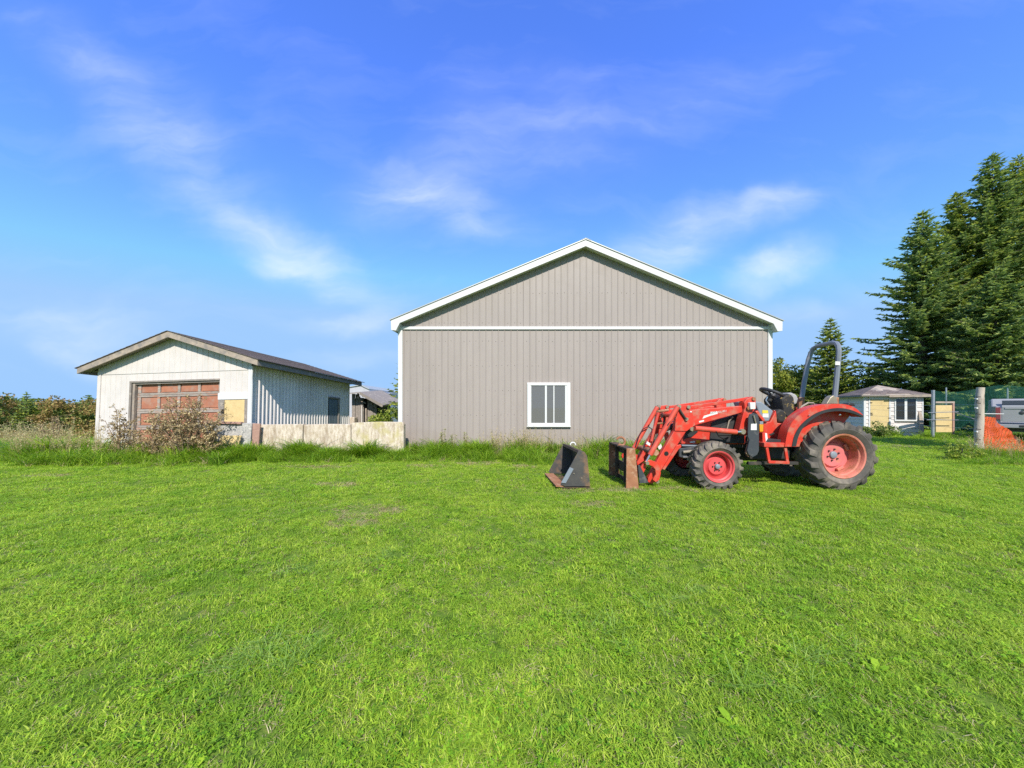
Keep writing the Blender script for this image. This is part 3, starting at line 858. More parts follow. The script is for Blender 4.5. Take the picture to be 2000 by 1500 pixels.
def wheel(cx, cz, yn, width, Ro, Rr, dish, lugs, lug_h, near, kind):
    """wheel about a cross axis; its outer face lies at yn and it goes inward by width (near: +y, far: -y)"""
    s = 1 if near else -1
    c = Vector((cx, yn, cz))
    w = thing_part('wheel', trc)
    Rt = Ro - lug_h
    prof = [(Rr - .02, .035), (Rr + .005, .012), (Rr + .05, -.012), (Rr + (Rt - Rr) * .45, -.028), (Rt - .06, -.012), (Rt - .015, .025),
            (Rt, .07), (Rt + .006, width / 2), (Rt, width - .07), (Rt - .015, width - .025), (Rt - .06, width + .012), (Rr + .05, width + .01), (Rr - .02, width - .03)]
    ty = MB().lathe([(r, t * s) for r, t in prof], c, n=72)
    # tread lugs: slanted bars from the middle to each shoulder, lapping over the side wall
    for side in (0, 1):
        for k in range(lugs):
            a0 = 2 * math.pi * (k + .5 * side) / lugs
            secs = []
            for tt, rr_out, rr_in in ((0.0, Ro, Rt - .01), (.55, Ro, Rt - .01), (.93, Ro - .012, Rt - .02), (1.06, Rt - .055, Rt - .085)):
                yy = width / 2 + (tt * (width / 2) * (-1 if side == 0 else 1))
                yy += (-.012 if side == 0 else .012) * (tt > .9)
                ang = a0 + tt * (.30 if Ro > .5 else .26)
                hw = .036 + .016 * tt if Ro > .5 else .022 + .010 * tt
                secs.append((yy * s, ang, hw, rr_out, rr_in))
            vs = []
            for yy, ang, hw, ro, ri in secs:
                for r_, q in ((ro, -.72), (ro, .72), (ri, 1.1), (ri, -1.1)):
                    aa = ang + q * hw / r_
                    vs.append((c.x + math.cos(aa) * r_, c.y + yy, c.z + math.sin(aa) * r_))
            fs = [(0, 1, 2, 3), (12, 15, 14, 13)]
            for i in range(3):
                for j in range(4):
                    fs.append((i * 4 + j, (i + 1) * 4 + j, (i + 1) * 4 + (j + 1) % 4, i * 4 + (j + 1) % 4))
            ty.add(vs, fs)
    ty.build('tyre', M['tyre'], w, smooth=True)
    if kind == 'rear':
        rim = [(Rr - .02, .045), (Rr + .012, .004), (Rr + .004, -.004), (Rr - .018, .004), (Rr - .03, .03), (Rr - .035, .06), (Rr - .055, .075), (Rr - .062, .11), (Rr - .068, width - .05)]
        MB().lathe([(r, t * s) for r, t in rim], c, n=64).build('rim', M['rim_rust'], w, smooth=True)
        d = dish
        disc = [(Rr - .060, d - .03), (Rr - .075, d - .035), (.225, d - .04), (.205, d - .075), (.175, d - .08), (.115, d - .07), (.075, d - .07), (.0, d - .07)]
        MB().lathe([(r, t * s) for r, t in disc], c, n=40).build('wheel_disc', M['pink'], w, smooth=True)
        MB().lathe([(.062, (d - .071) * s), (.060, (d - .095) * s), (.045, (d - .105) * s), (0, (d - .105) * s)], c, n=20).build('hub', M['cowl_grey'], w, smooth=True)
        bl = MB()
        for k in range(6):
            a = k * math.pi / 3 + .3
            q = c + Vector((math.cos(a) * .10, (d - .07) * s, math.sin(a) * .10))
            bl.lathe([(.013, 0), (.013, -.025 * s), (0, -.025 * s)], q, n=6)
        bl.build('wheel_bolts', M['dark'], w)
        for k in range(4):
            a = k * math.pi / 2 + .5
            q = c + Vector((math.cos(a) * (Rr - .10), (d - .06) * s, math.sin(a) * (Rr - .10)))
            MB().beam(q - Vector((-math.sin(a), 0, math.cos(a))) * .06, q + Vector((-math.sin(a), 0, math.cos(a))) * .06, .05, .05).build('rim_lug', M['pink'], w, bevel=.008)
    else:
        rim = [(Rr - .02, .04), (Rr + .010, .004), (Rr + .004, -.004), (Rr - .014, .004), (Rr - .022, .03), (Rr - .045, .045), (Rr - .05, .09), (Rr - .055, width - .03)]
        MB().lathe([(r, t * s) for r, t in rim], c, n=56).build('rim', M['rim_red'], w, smooth=True)
        d = dish
        disc = [(Rr - .052, d + .03), (Rr - .07, d + .02), (.155, d + .0), (.14, d - .03), (.09, d - .035), (0, d - .035)]
        MB().lathe([(r, t * s) for r, t in disc], c, n=40).build('wheel_disc', M['rim_red'], w, smooth=True)
        MB().lathe([(.045, (d - .036) * s), (.043, (d - .07) * s), (.03, (d - .08) * s), (0, (d - .08) * s)], c, n=20).build('hub', M['cowl_grey'], w, smooth=True)
        bl = MB()
        for k in range(6):
            a = k * math.pi / 3
            q = c + Vector((math.cos(a) * .075, (d - .035) * s, math.sin(a) * .075))
            bl.lathe([(.011, 0), (.011, -.02 * s), (0, -.02 * s)], q, n=6)
        bl.build('wheel_bolts', M['dark'], w)
    return w


def thing_part(name, parent):
    """a part that is itself only a holder of its pieces"""
    o = link(bpy.data.objects.new(name, None))
    o.empty_display_size = .1
    o.parent = parent
    ORG[o.name] = ORG[parent.name]
    return o


rwx, rwz = P(1649, 890, TY).x, .580
fwx, fwz = P(1406, 914, TY).x, .395
wheel(rwx, rwz, TY, .41, .600, .372, .29, 16, .030, True, 'rear')
wheel(rwx, rwz, 7.60, .41, .600, .372, .29, 16, .030, False, 'rear')
wheel(fwx, fwz, TY + .02, .29, .430, .262, .105, 20, .026, True, 'front')
wheel(fwx, fwz, 7.56, .29, .430, .262, .105, 20, .026, False, 'front')

# chassis, engine, axles
MB().box(P(1345, 0, 6.85).x, rwx + .1, 6.66, 7.04, .42, .78).build('chassis', M['dark'], trc, bevel=.02)
MB().box(P(1385, 0, 6.6).x, P(1480, 0, 6.6).x, 6.60, 7.10, .66, 1.0).build('engine', M['dark'], trc, bevel=.02)
MB().tube([(fwx, 6.35, fwz), (fwx, 6.6, fwz + .05), (fwx, 7.1, fwz + .05), (fwx, 7.35, fwz)], [.07, .06, .06, .07], 12).build('front_axle', M['dark'], trc, smooth=True)
MB().tube([(rwx, 6.33, rwz), (rwx, 6.5, rwz), (rwx, 6.65, rwz), (rwx, 7.05, rwz), (rwx, 7.2, rwz), (rwx, 7.37, rwz)], [.09, .10, .17, .17, .10, .09], 14).build('rear_axle', M['dark'], trc, smooth=True)
MB().box(P(1500, 0, 6.6).x, rwx + .25, 6.58, 7.12, .45, .92).build('transmission', M['dark'], trc, bevel=.03)
MB().box(P(1462, 0, 6.3).x, P(1560, 0, 6.3).x, 6.30, 6.36, P(0, 908, 6.3).z, P(0, 902, 6.3).z).build('side_rail', M['dark'], trc, bevel=.006)
MB().box(P(1466, 0, 6.4).x, P(1545, 0, 6.4).x, 6.42, 6.6, .48, .80).build('fuel_tank', M['dark'], trc, bevel=.03)
plate([(1327, 876), (1366, 872), (1372, 884), (1350, 890), (1340, 896), (1327, 892)], 6.50, 6.56, 'front_bracket', M['charcoal'], trc)
MB().tube([P(1334, 883, 6.46), P(1368, 880, 6.46)], .026, 10).build('drag_link', M['hose_tan'], trc, smooth=True)
MB().tube([P(1334, 893, 6.48), P(1350, 893, 6.48)], .02, 10).build('tie_rod', M['chrome'], trc, smooth=True)

# hood
hood = plate([(1330, 868), (1333, 852), (1343, 836), (1368, 826), (1400, 818), (1456, 806), (1458, 868)], 6.56, 7.14, 'hood', M['red'], trc, bevel=.03)
plate([(1386, 866), (1390, 826), (1404, 819), (1450, 808.5), (1455, 812), (1455, 866)], 6.535, 6.559, 'side_screen', M['rubber'], hood, bevel=.01)
plate([(1402, 850), (1408, 834), (1430, 824), (1450, 820), (1450, 850)], 6.520, 6.534, 'screen_vent', M['dark'], hood, bevel=.006)
plate([(1336, 858), (1341, 842), (1352, 838), (1364, 843), (1352, 853)], 6.535, 6.559, 'headlight_surround', M['rubber'], hood, bevel=.006)
plate([(1332, 871.5), (1374, 872.5), (1374, 869.5), (1332, 868.7)], 6.53, 6.6, 'lower_trim', M['cowl_grey'], hood, bevel=.004)
plate([(1360, 859.5), (1369, 860), (1368, 866), (1360, 866)], 6.545, 6.558, 'marker_light', M['amber'], hood, bevel=.003)
MB().box(P(1331, 0, 6.7).x - .05, P(1331, 0, 6.7).x - .005, 6.62, 7.08, .70, 1.02).build('front_grille', M['rubber'], hood, bevel=.02)
for k in range(2):
    MB().beam(P(1309, 829 - k * 3.5, 6.75), P(1321, 824 - k * 3.5, 6.75), .02, .013).build('hood_stripe', M['white_paint'], hood)
MB().tube([P(1300, 838, 6.6), P(1312, 833, 6.62), P(1330, 826, 6.64)], .05, 10).build('muffler', M['dark'], trc, smooth=True)
MB().tube([P(1420, 838, 6.50), P(1424, 822, 6.50), P(1432, 814, 6.50)], .012, 8).build('filler_hose', M['hose_tan'], trc, smooth=True)

# loader: near arm, and the same again on the far side
ARM = [(1350, 800.5), (1400, 796.5), (1454.5, 792), (1454, 804.5), (1358, 831), (1341, 842), (1291, 920), (1280, 942), (1272, 945), (1265, 941), (1266, 934), (1283, 900), (1317, 841), (1320, 818), (1325, 802), (1328, 793), (1346, 791)]
KNEE = [(1318, 841.5), (1320, 818), (1325, 802), (1328, 792.5), (1346, 790.5), (1351.5, 801), (1358, 830.5), (1341, 842)]
UPR = [(1453.5, 786), (1459, 779), (1469, 774.5), (1476, 776.5), (1477, 797), (1464, 813), (1461.5, 849), (1456, 851.5), (1443, 843), (1450, 815), (1455, 797)]
CRANK = [(1260, 901), (1270, 898), (1281, 902), (1288, 911), (1291, 924), (1288, 937), (1281, 942), (1275, 937), (1281, 927), (1280, 917), (1275, 911), (1268, 908), (1261, 908)]
LINK = [(1244, 903), (1257, 880), (1261, 887), (1257, 893), (1258, 900), (1245, 909)]
LINK2 = [(1251, 913), (1258, 904), (1263, 912), (1257, 924)]


def shifted(pts3, dyy):
    return [p + Vector((0, dyy, 0)) for p in pts3]


for near in (True, False):
    D = 0.0 if near else .87
    inner = .0

    def pl(pts, Y0, th, name, mat, parent, bevel=.006):
        # outlines are taken at the near arm's own distance; the far arm repeats them at its own
        w = shifted([P(x, y, Y0) for x, y in pts], D)
        return MB().prism(w, (0, th, 0)).build(name, mat, parent, bevel=bevel)

    def tb(pts, Y, r, name, mat, parent, n=14):
        return MB().tube(shifted([P(x, y, Y) for x, y in pts], D), r, n).build(name, mat, parent, smooth=True)

    arm = pl(ARM, 6.38, .10, 'loader_arm', M['red'], trc, .012)
    pl(KNEE, 6.362, .017, 'knee_plate', M['red'], arm, .004)
    for (x, y, r_) in ((1325.5, 794, .034), (1344, 795, .030), (1340, 818.5, .030), (1351, 838, .038), (1283, 940, .034)):
        q = P(x, y, 6.36) + Vector((0, D, 0))
        MB().lathe([(0, -.03), (r_, -.03), (r_, .03), (0, .03)], q, n=14).build('pivot_pin', M['brass'], arm, smooth=True)
    q = P(1301.5, 886, 6.378) + Vector((0, D, 0))
    MB().lathe([(.0, -.002), (.040, -.002), (.040, .0), (0, .0)], q, n=20).build('arm_hole', M['black'], arm)
    pl([(1322, 870), (1330, 868), (1331, 873), (1326, 877), (1298, 918), (1294, 916)], 6.345, .034, 'parking_stand', M['red'], arm, .004)
    MB().tube(shifted([P(1325, 795, 6.34), P(1331, 806, 6.34), P(1340, 819, 6.34)], D), .018, 8).build('guide_link', M['dark'], arm, smooth=True)
    MB().beam(*shifted([P(1348, 795.5, 6.41), P(1468, 777.5, 6.41)], D), .05, .055).build('levelling_rod', M['red'], arm, bevel=.006)
    up_ = pl(UPR, 6.32, .16, 'loader_upright', M['red'], trc, .008)
    MB().beam(*shifted([P(1442, 843, 6.36), P(1451.5, 813, 6.36)], D), .03, .03).build('upright_brace', M['red'], up_)
    q = P(1450, 843, 6.30) + Vector((0, D, 0))
    MB().lathe([(0, -.03), (.045, -.03), (.05, .02), (0, .02)], q, n=16).build('pivot_pin', M['brass'], up_, smooth=True)
    q = P(1472, 779, 6.31) + Vector((0, D, 0))
    MB().lathe([(0, -.015), (.03, -.015), (.03, .01), (0, .01)], q, n=12).build('pivot_pin', M['rust'], up_, smooth=True)
    lc = tb([(1357, 836.5), (1438, 844)], 6.29, .046, 'lift_cylinder', M['red_pale'], trc)
    tb([(1436, 844), (1448, 843.5)], 6.29, .022, 'piston_rod', M['chrome'], lc)
    tc_ = tb([(1323, 795), (1269.5, 888.5)], 6.29, .044, 'tilt_cylinder', M['red_pale'], trc)
    tb([(1270, 888), (1262, 902)], 6.29, .022, 'piston_rod', M['chrome'], tc_)
    cr = pl(CRANK, 6.27, .04, 'bell_crank', M['red'], trc, .006)
    q = P(1264, 904.5, 6.26) + Vector((0, D, 0))
    MB().lathe([(0, -.02), (.032, -.02), (.032, .02), (0, .02)], q, n=14).build('pivot_pin', M['brass'], cr, smooth=True)
    pl(LINK, 6.30, .05, 'coupler_link', M['red'], trc, .006)
    pl(LINK2, 6.33, .05, 'coupler_link', M['red'], trc, .006)
    pl([(1246, 909), (1250, 909), (1267, 943), (1249, 944)], 6.28, .04, 'coupler_foot', M['charcoal'], trc, .004)
a, b = P(1281, 884, 6.42), P(1281, 884, 6.42) + Vector((0, .87, 0))
MB().tube([a, b], .055, 14).build('cross_tube', M['rust'], trc, smooth=True)
a = P(1322, 812, 6.42)
MB().tube([a, a + Vector((0, .87, 0))], .04, 14).build('cross_tube', M['red'], trc, smooth=True)
a = P(1462, 800, 6.40)
MB().tube([a, a + Vector((0, .87, 0))], .04, 12).build('cross_tube', M['red'], trc, smooth=True)
guard = thing_part('brush_guard', trc)
for pts in ([(1286, 806, 6.78), (1278, 836, 6.78), (1272, 862, 6.76)], [(1300, 806, 6.98), (1296, 838, 6.98), (1303, 862, 6.95)]):
    MB().tube([P(*q) for q in pts], .030, 10).build('guard_bar', M['red'], guard, smooth=True)
MB().tube([P(1282, 827.5, 6.78), P(1300, 826, 6.95)], .020, 10).build('guard_bar', M['rust'], guard, smooth=True)
MB().tube([P(1284, 804, 6.78), P(1304, 801, 6.98)], .028, 10).build('guard_bar', M['rust'], guard, smooth=True)
MB().tube([P(1303, 844, 6.7), P(1306, 862, 6.7)], .022, 10).build('guard_bar', M['red'], guard, smooth=True)
# hoses and fittings on the far cylinder, valve block
MB().tube([P(1241, 873, 7.1), P(1248, 852, 7.08), P(1256, 838, 7.06), P(1266, 833, 7.05), P(1273, 838, 7.05), P(1273, 848, 7.02), P(1270, 853, 7.0)], .010, 8).build('hydraulic_hose', M['hose'], trc, smooth=True)
MB().tube([P(1291, 808, 6.9), P(1297, 814, 6.9), P(1298, 822, 6.9), P(1293, 826, 6.9), P(1290, 818, 6.9), P(1294, 812, 6.9)], .012, 8).build('hydraulic_hose', M['hose'], trc, smooth=True)
for i, (dx, mt) in enumerate(((0, 'brass'), (4, 'hose'), (8, 'brass'), (12, 'chrome'))):
    MB().tube([P(1266 + dx, 870 - i, 6.85), P(1275 + dx * .8, 850 - i, 6.82)], .010, 8).build('hydraulic_line', M[mt], trc, smooth=True)
MB().beam(P(1263, 868, 6.84), P(1272, 853, 6.84), .05, .06).build('valve_block', M['red_pale'], trc, bevel=.006)
plate([(1264, 862), (1271, 866), (1269, 871), (1262, 867)], 6.78, 6.80, 'warning_sticker', M['white_paint'], trc, .0)
plate([(1285, 873), (1291, 867), (1294, 876), (1287, 878)], 6.60, 6.61, 'warning_sticker', M['white_paint'], trc, .0)

for k_, pts in enumerate(([(1343, 816), (1362, 812), (1400, 803), (1440, 797), (1458, 800)], [(1345, 829), (1358, 826), (1385, 820), (1425, 812), (1452, 808)])):
    MB().tube([P(x, y, 6.49 + .02 * k_) for x, y in pts], .011, 7).build('hydraulic_hose', M['hose'], trc, smooth=True)
MB().tube([P(1325, 797, 6.36), P(1318, 806, 6.30), P(1312, 818, 6.26), P(1304, 830, 6.25), P(1300, 836, 6.27)], .010, 7).build('hydraulic_hose', M['hose'], trc, smooth=True)
MB().tube([P(1398, 842, 6.25), P(1404, 852, 6.3), P(1414, 858, 6.4), P(1425, 852, 6.5)], .010, 7).build('hydraulic_hose', M['hose'], trc, smooth=True)
# lettering on the near arm
dec = plate([(1372, 818), (1375, 812), (1387, 808.8), (1387.5, 804.6), (1401, 803.2), (1402, 808), (1386, 812.5)], 6.376, 6.3795, 'decal', M['white_paint'], trc, .0)


def lettering(txt, px, py, Y, h_px, mat, parent, tilt, name='lettering', sx=1.0):
    cu_ = bpy.data.curves.new('lettering', 'FONT')
    cu_.body = txt; cu_.size = 1.0; cu_.extrude = 0.0
    tmp = link(bpy.data.objects.new('lettering_tmp', cu_))
    dg = bpy.context.evaluated_depsgraph_get()
    me = bpy.data.meshes.new_from_object(tmp.evaluated_get(dg))
    bpy.data.objects.remove(tmp)
    me.name = name
    k = h_px * Y / F / .70
    p0 = P(px, py, Y) - ORG[parent.name]
    ct, st = math.cos(tilt), math.sin(tilt)
    for v in me.vertices:
        x, y = v.co.x * k * sx, v.co.y * k
        v.co = (p0.x + x * ct - y * st, p0.y, p0.z + x * st + y * ct)
    me.materials.clear(); me.materials.append(mat)
    o = link(bpy.data.objects.new(name, me)); o.parent = parent
    ORG[o.name] = ORG[parent.name]
    return o


lettering('KIOTI', 1388, 808.4, 6.374, 3.2, M['charcoal'], dec, R(10), sx=.98)
lettering('KL-451', 1403, 806.6, 6.374, 3.6, M['white_paint'], trc, R(10), 'decal_lettering', sx=1.12)
plate([(1365, 822.5), (1375, 820), (1375, 823), (1366, 825.5)], 6.376, 6.3795, 'warning_sticker', M['white_paint'], trc, .0)
plate([(1347, 862.5), (1357.5, 861.5), (1357.5, 864.5), (1348, 864.8)], 6.545, 6.5495, 'hood_badge', M['white_paint'], hood, .0)
MB().ball(P(1349, 804.5, 6.37), .02).build('reflector', M['white_paint'], trc, smooth=True)
plate([(1465, 786), (1476, 786), (1476, 799), (1466, 799.5)], 6.25, 6.315, 'side_marker', M['white_paint'], trc, .008)
MB().lathe([(0, 0), (.03, 0), (.03, .03), (0, .03)], P(1463, 797, 6.28), n=12).build('marker_bracket', M['rust'], trc, smooth=True)

# operator station
vp = plate([(1462, 817), (1465, 809), (1472, 807), (1480, 809), (1482.5, 819), (1482.5, 880), (1479, 888), (1470, 893), (1462, 887), (1459.5, 880), (1464, 860), (1461, 853)], 6.22, 6.245, 'valve_guard', M['charcoal'], trc, .004)
plate([(1467, 828), (1478, 827), (1478, 840), (1466.5, 840)], 6.214, 6.219, 'sticker', M['white_paint'], vp, .0)
MB().tube([P(1472, 811, 6.2), P(1476, 826, 6.2)], .012, 8).build('guard_latch', M['brass'], vp, smooth=True)
plate([(1457, 885), (1461, 868), (1466, 866), (1462, 893)], 6.25, 6.29, 'guard_backing', M['rust'], vp, .004)
cw_ = plate([(1474, 784), (1488, 785), (1511, 803), (1502, 823), (1491, 823.5), (1482, 806)], 6.50, 7.15, 'dash_cowl', M['cowl_grey'], trc, .02)
plate([(1489, 801), (1500, 801.5), (1500.5, 807), (1489, 807)], 6.494, 6.499, 'sticker', M['yellow'], cw_, .0)
plate([(1489.5, 807.6), (1501, 807.6), (1501, 815.5), (1489.5, 815)], 6.494, 6.499, 'sticker', M['white_paint'], cw_, .0)
MB().beam(P(1476, 803, 6.36), P(1491, 822, 6.36), .05, .05).build('handrail', M['red'], trc, bevel=.01)
plate([(1483.5, 829), (1491.5, 829), (1491, 843.5), (1484, 843.5)], 6.23, 6.29, 'turn_signal', M['amber'], trc, .008)
plate([(1484, 823), (1491, 823), (1491, 828.6), (1484, 828.6)], 6.24, 6.28, 'signal_housing', M['cowl_grey'], trc, .004)
plate([(1491, 824), (1504, 824), (1516, 801), (1518.5, 826), (1537, 828), (1537, 860), (1500, 860), (1491, 846)], 6.56, 7.1, 'floor_console', M['red'], trc, .015)
plate([(1489, 845), (1494, 845), (1497, 868), (1490, 868)], 6.26, 6.5, 'step_post', M['red'], trc, .006)
plate([(1494.3, 846), (1498, 846), (1500, 862), (1495.5, 863)], 6.27, 6.3, 'sticker', M['white_paint'], trc, .0)
plate([(1500, 858), (1536, 859), (1536, 864), (1497, 864)], 6.25, 7.4, 'floor_mat', M['rubber'], trc, .006)
MB().tube([P(1503, 850, 6.45), P(1512, 846, 6.42)], .018, 8).build('pedal', M['dark'], trc, smooth=True)
step = plate([(1492.5, 864.5), (1537, 865), (1537.5, 873.5), (1493, 873.5)], 6.16, 6.5, 'step', M['red'], trc, .008)
for pa, pb in (((1497, 874), (1502, 903)), ((1533, 874), (1537.5, 903)), ((1500, 902), (1540, 903.5))):
    MB().beam(P(*pa, 6.19), P(*pb, 6.19), .045, .036 if pa[1] < 900 else .05, up=(0, 1, 0)).build('step_bar', M['red'], step, bevel=.004)
# steering wheel on its column
sw = thing_part('steering_wheel', trc)
cen = P(1511, 769, 6.85)
axs = Vector((.42, -.12, .90)).normalized()
ring = []
sa = axs.cross(Vector((0, 1, 0))).normalized(); sb = axs.cross(sa)
pts = [cen + (sa * math.cos(w) + sb * math.sin(w)) * .22 for w in np.linspace(0, 2 * math.pi, 33)]
MB().tube(pts, .032, 10, cap=False).build('rim', M['rubber'], sw, smooth=True)
for w in (.4, 2.5, 4.6):
    MB().tube([cen - axs * .05, cen + (sa * math.cos(w) + sb * math.sin(w)) * .195], .014, 8).build('spoke', M['rubber'], sw, smooth=True)
MB().lathe([(0, .02), (.06, .02), (.075, -.02), (.05, -.06), (0, -.06)], cen - axs * .03, axs, n=18).build('hub', M['rubber'], sw, smooth=True)
MB().tube([cen - axs * .05, cen - axs * .42], .035, 10).build('steering_column', M['dark'], trc, smooth=True)
MB().tube([P(1499, 775, 6.75), P(1496, 782, 6.75), P(1503, 792, 6.75)], .012, 8).build('lever', M['chrome'], trc, smooth=True)
# seat
seat = thing_part('seat', trc)
plate([(1526, 779), (1533, 772), (1543, 768), (1552, 775), (1554, 795), (1550, 820), (1541, 830), (1532, 820), (1530, 798)], 6.60, 7.10, 'backrest', M['foam'], seat, .04)
plate([(1538, 768), (1547, 766.5), (1557, 771), (1560, 779), (1557, 789), (1550, 791), (1546, 778)], 6.63, 7.07, 'backrest_cap', M['seat_grey'], seat, .03)
plate([(1515, 806), (1524, 798), (1534, 802), (1548, 818), (1548, 826), (1522, 826), (1516, 818)], 6.60, 7.10, 'cushion', M['foam'], seat, .04)
plate([(1519, 828), (1536, 829), (1534, 836), (1522, 836)], 6.62, 6.9, 'seat_slide', M['dark'], seat, .006)
# fenders
zz3 = lambda L: [(1420 + x / 4.6875, 640 + y / 4.6875) for x, y in L]
FO_ = zz3([(530, 1090), (545, 1000), (570, 915), (620, 835), (690, 775), (770, 730), (870, 706), (1000, 697), (1100, 706), (1180, 740), (1245, 800)])
FM_ = zz3([(590, 1088), (610, 1000), (650, 920), (710, 855), (790, 795), (880, 757), (1000, 735), (1100, 745), (1180, 772), (1245, 806)])
FB_ = zz3([(628, 1085), (648, 1000), (683, 930), (738, 870), (808, 818), (887, 780), (1000, 764), (1100, 772), (1170, 792), (1240, 820)])


def dens(L, k=4):
    """smooth a polyline (Catmull-Rom)"""
    out = []
    n = len(L)
    for i in range(n - 1):
        p0, p1, p2, p3 = L[max(i - 1, 0)], L[i], L[i + 1], L[min(i + 2, n - 1)]
        for j in range(k):
            t_ = j / k
            out.append(tuple(.5 * ((2 * p1[d]) + (-p0[d] + p2[d]) * t_ + (2 * p0[d] - 5 * p1[d] + 4 * p2[d] - p3[d]) * t_ ** 2 + (-p0[d] + 3 * p1[d] - 3 * p2[d] + p3[d]) * t_ ** 3) for d in (0, 1)))
    return out + [L[-1]]


FO_, FM_, FB_ = dens(FO_), dens(FM_), dens(FB_)
for near in (True, False):
    ys, s = (6.14, 1) if near else (7.56, -1)

    def band(A, B, Y0, Y1):
        mb = MB()
        n = min(len(A), len(B))
        pa = [P(*A[i * (len(A) - 1) // (n - 1)], 6.14) for i in range(n)]
        pb = [P(*B[i * (len(B) - 1) // (n - 1)], 6.14) for i in range(n)]
        vs = []
        for i in range(n):
            for q in (pa[i], pb[i]):
                vs += [(q.x, Y0, q.z), (q.x, Y1, q.z)]
        fs = []
        for i in range(n - 1):
            o_ = i * 4
            fs += [(o_, o_ + 2, o_ + 6, o_ + 4), (o_ + 1, o_ + 5, o_ + 7, o_ + 3), (o_, o_ + 4, o_ + 5, o_ + 1), (o_ + 2, o_ + 3, o_ + 7, o_ + 6)]
        fs += [(0, 1, 3, 2), (n * 4 - 4, n * 4 - 2, n * 4 - 1, n * 4 - 3)]
        return mb.add(vs, fs)

    INN = [(x + (1640 - x) * .045, y + (900 - y) * .045) for x, y in FO_]
    fen = band(FO_, INN, ys + s * .02, ys + s * .20).build('fender', M['red'], trc, smooth=True)
    band(FO_, FM_, ys, ys + s * .0199).build('fender_lip', M['red'], fen, smooth=True)
    band(FM_, FB_, ys - s * .012, ys + s * .03).build('rubber_trim', M['rubber'], fen, smooth=True)
    if near:
        plate(FO_[:38:3] + [(1645, 830), (1600, 862), (1572, 872)], 6.335, 6.355, 'inner_panel', M['red'], fen, .0)
        plate([(1655, 791), (1660, 786.5), (1668, 787), (1672, 793)], 6.2, 6.33, 'tail_light', M['rubber'], fen, .01)
        MB().ball(P(1580.5, 811, 6.12), .012).build('rivet', M['chrome'], fen)
        MB().ball(P(1640, 810, 6.2), .02).build('rivet', M['chrome'], fen)
plate([(1558, 845), (1567, 839), (1572, 846), (1560, 853)], 6.37, 6.45, 'axle_bracket', M['red_pale'], trc, .006)
MB().tube([P(1553, 818, 6.6), P(1558, 806, 6.62), P(1566, 794, 6.65), P(1578, 787, 6.68), P(1588, 787, 6.7), P(1592, 795, 6.72)], .017, 8).build('wiring_loom', M['hose_tan'], trc, smooth=True)
MB().tube([P(1575, 797, 6.8), P(1590, 789, 6.8), P(1602, 793, 6.8)], .02, 8).build('hitch_lever', M['dark'], trc, smooth=True)
# roll bar
rp = [P(1629, 790, 6.50), P(1633, 750, 6.50), P(1637.5, 702, 6.50), P(1638.5, 686, 6.50), P(1637.5, 676.5, 6.53), P(1633.5, 670.5, 6.60), P(1627, 669.5, 6.68),
      P(1610, 673, 6.90), P(1596, 676.5, 7.06), P(1589, 680.5, 7.14), P(1583.5, 690, 7.18), P(1579, 703, 7.20), P(1571, 745, 7.20), P(1564, 790, 7.20)]
rb = MB().tube(rp, .042, 8).build('roll_bar', M['rops'], trc, smooth=True)
MB().beam(P(1636.2, 706, 6.452), P(1635.8, 713, 6.452), .004, .085, up=(1, 0, 0)).build('sticker', M['white_paint'], rb)
for X_, Y_ in ((1630, 6.50), (1564, 7.20)):
    MB().tube([Vector((P(X_, 793, Y_).x, Y_, .62)), P(X_, 793, Y_), P(X_ + .5, 776, Y_)], .060, 8).build('roll_bar_socket', M['rust'], rb, smooth=True)
plate([(1614, 789), (1622, 776), (1628, 772), (1634, 776), (1637, 789)], 6.44, 6.56, 'roll_bar_bracket', M['brass'], trc, .01)

# ------------------------------------------------------------------ rusty coupler box on the loader, and the loose black bucket
cb = thing('rusty_attachment_box', 'rusty open steel attachment box with a lifting hook standing in front of the loader', 'attachment', (2.1, 6.75, 0))
Yn, Yf = 6.22, 7.36
xl = P(1224, 0, Yn).x; xr0 = P(1240.5, 0, Yn).x; xr1 = P(1248, 0, Yn).x
zt_ = P(0, 876, Yn).z
for y0 in (Yn, Yf - .03):
    MB().prism([(xl, y0, zt_), (xr0, y0, zt_), (xr1, y0, -.02), (xl - .01, y0, -.02)], (0, .03, 0)).build('side_plate', M['rust'], cb, bevel=.004)
MB().box(xl - .005, xr0, Yn + .031, Yf - .031, zt_ - .025, zt_ + .004).build('top_plate', M['rust_dark'], cb, bevel=.004)
for za, zb in ((zt_ - .16, zt_ - .03), (.20, .38), (-.02, .10)):
    MB().box(xr0 - .03, xr0 - .005, Yn + .031, Yf - .031, za, zb).build('back_bar', M['rust_dark'], cb, bevel=.004)
MB().box(xl - .005, xr0 - .031, Yn + .031, Yf - .031, -.02, .01).build('floor_plate', M['rust_dark'], cb)
for y0 in (Yn + .32, Yf - .30):
    MB().box(xl + .05, xr0 - .031, y0, y0 + .025, .011, zt_ - .026).build('divider', M['rust_dark'], cb, bevel=.003)
hk = [P(1212 + 8.5 * math.cos(w), 862.5 - 8.5 * math.sin(w), 6.72) for w in np.linspace(-2.2, 2.6, 16)]
MB().tube(hk, .022, 8).build('lifting_hook', M['rust'], cb, smooth=True)
MB().tube([P(1208, 868, 6.72), (xl + .06, 6.72, zt_)], .024, 8).build('hook_shank', M['rust'], cb, smooth=True)

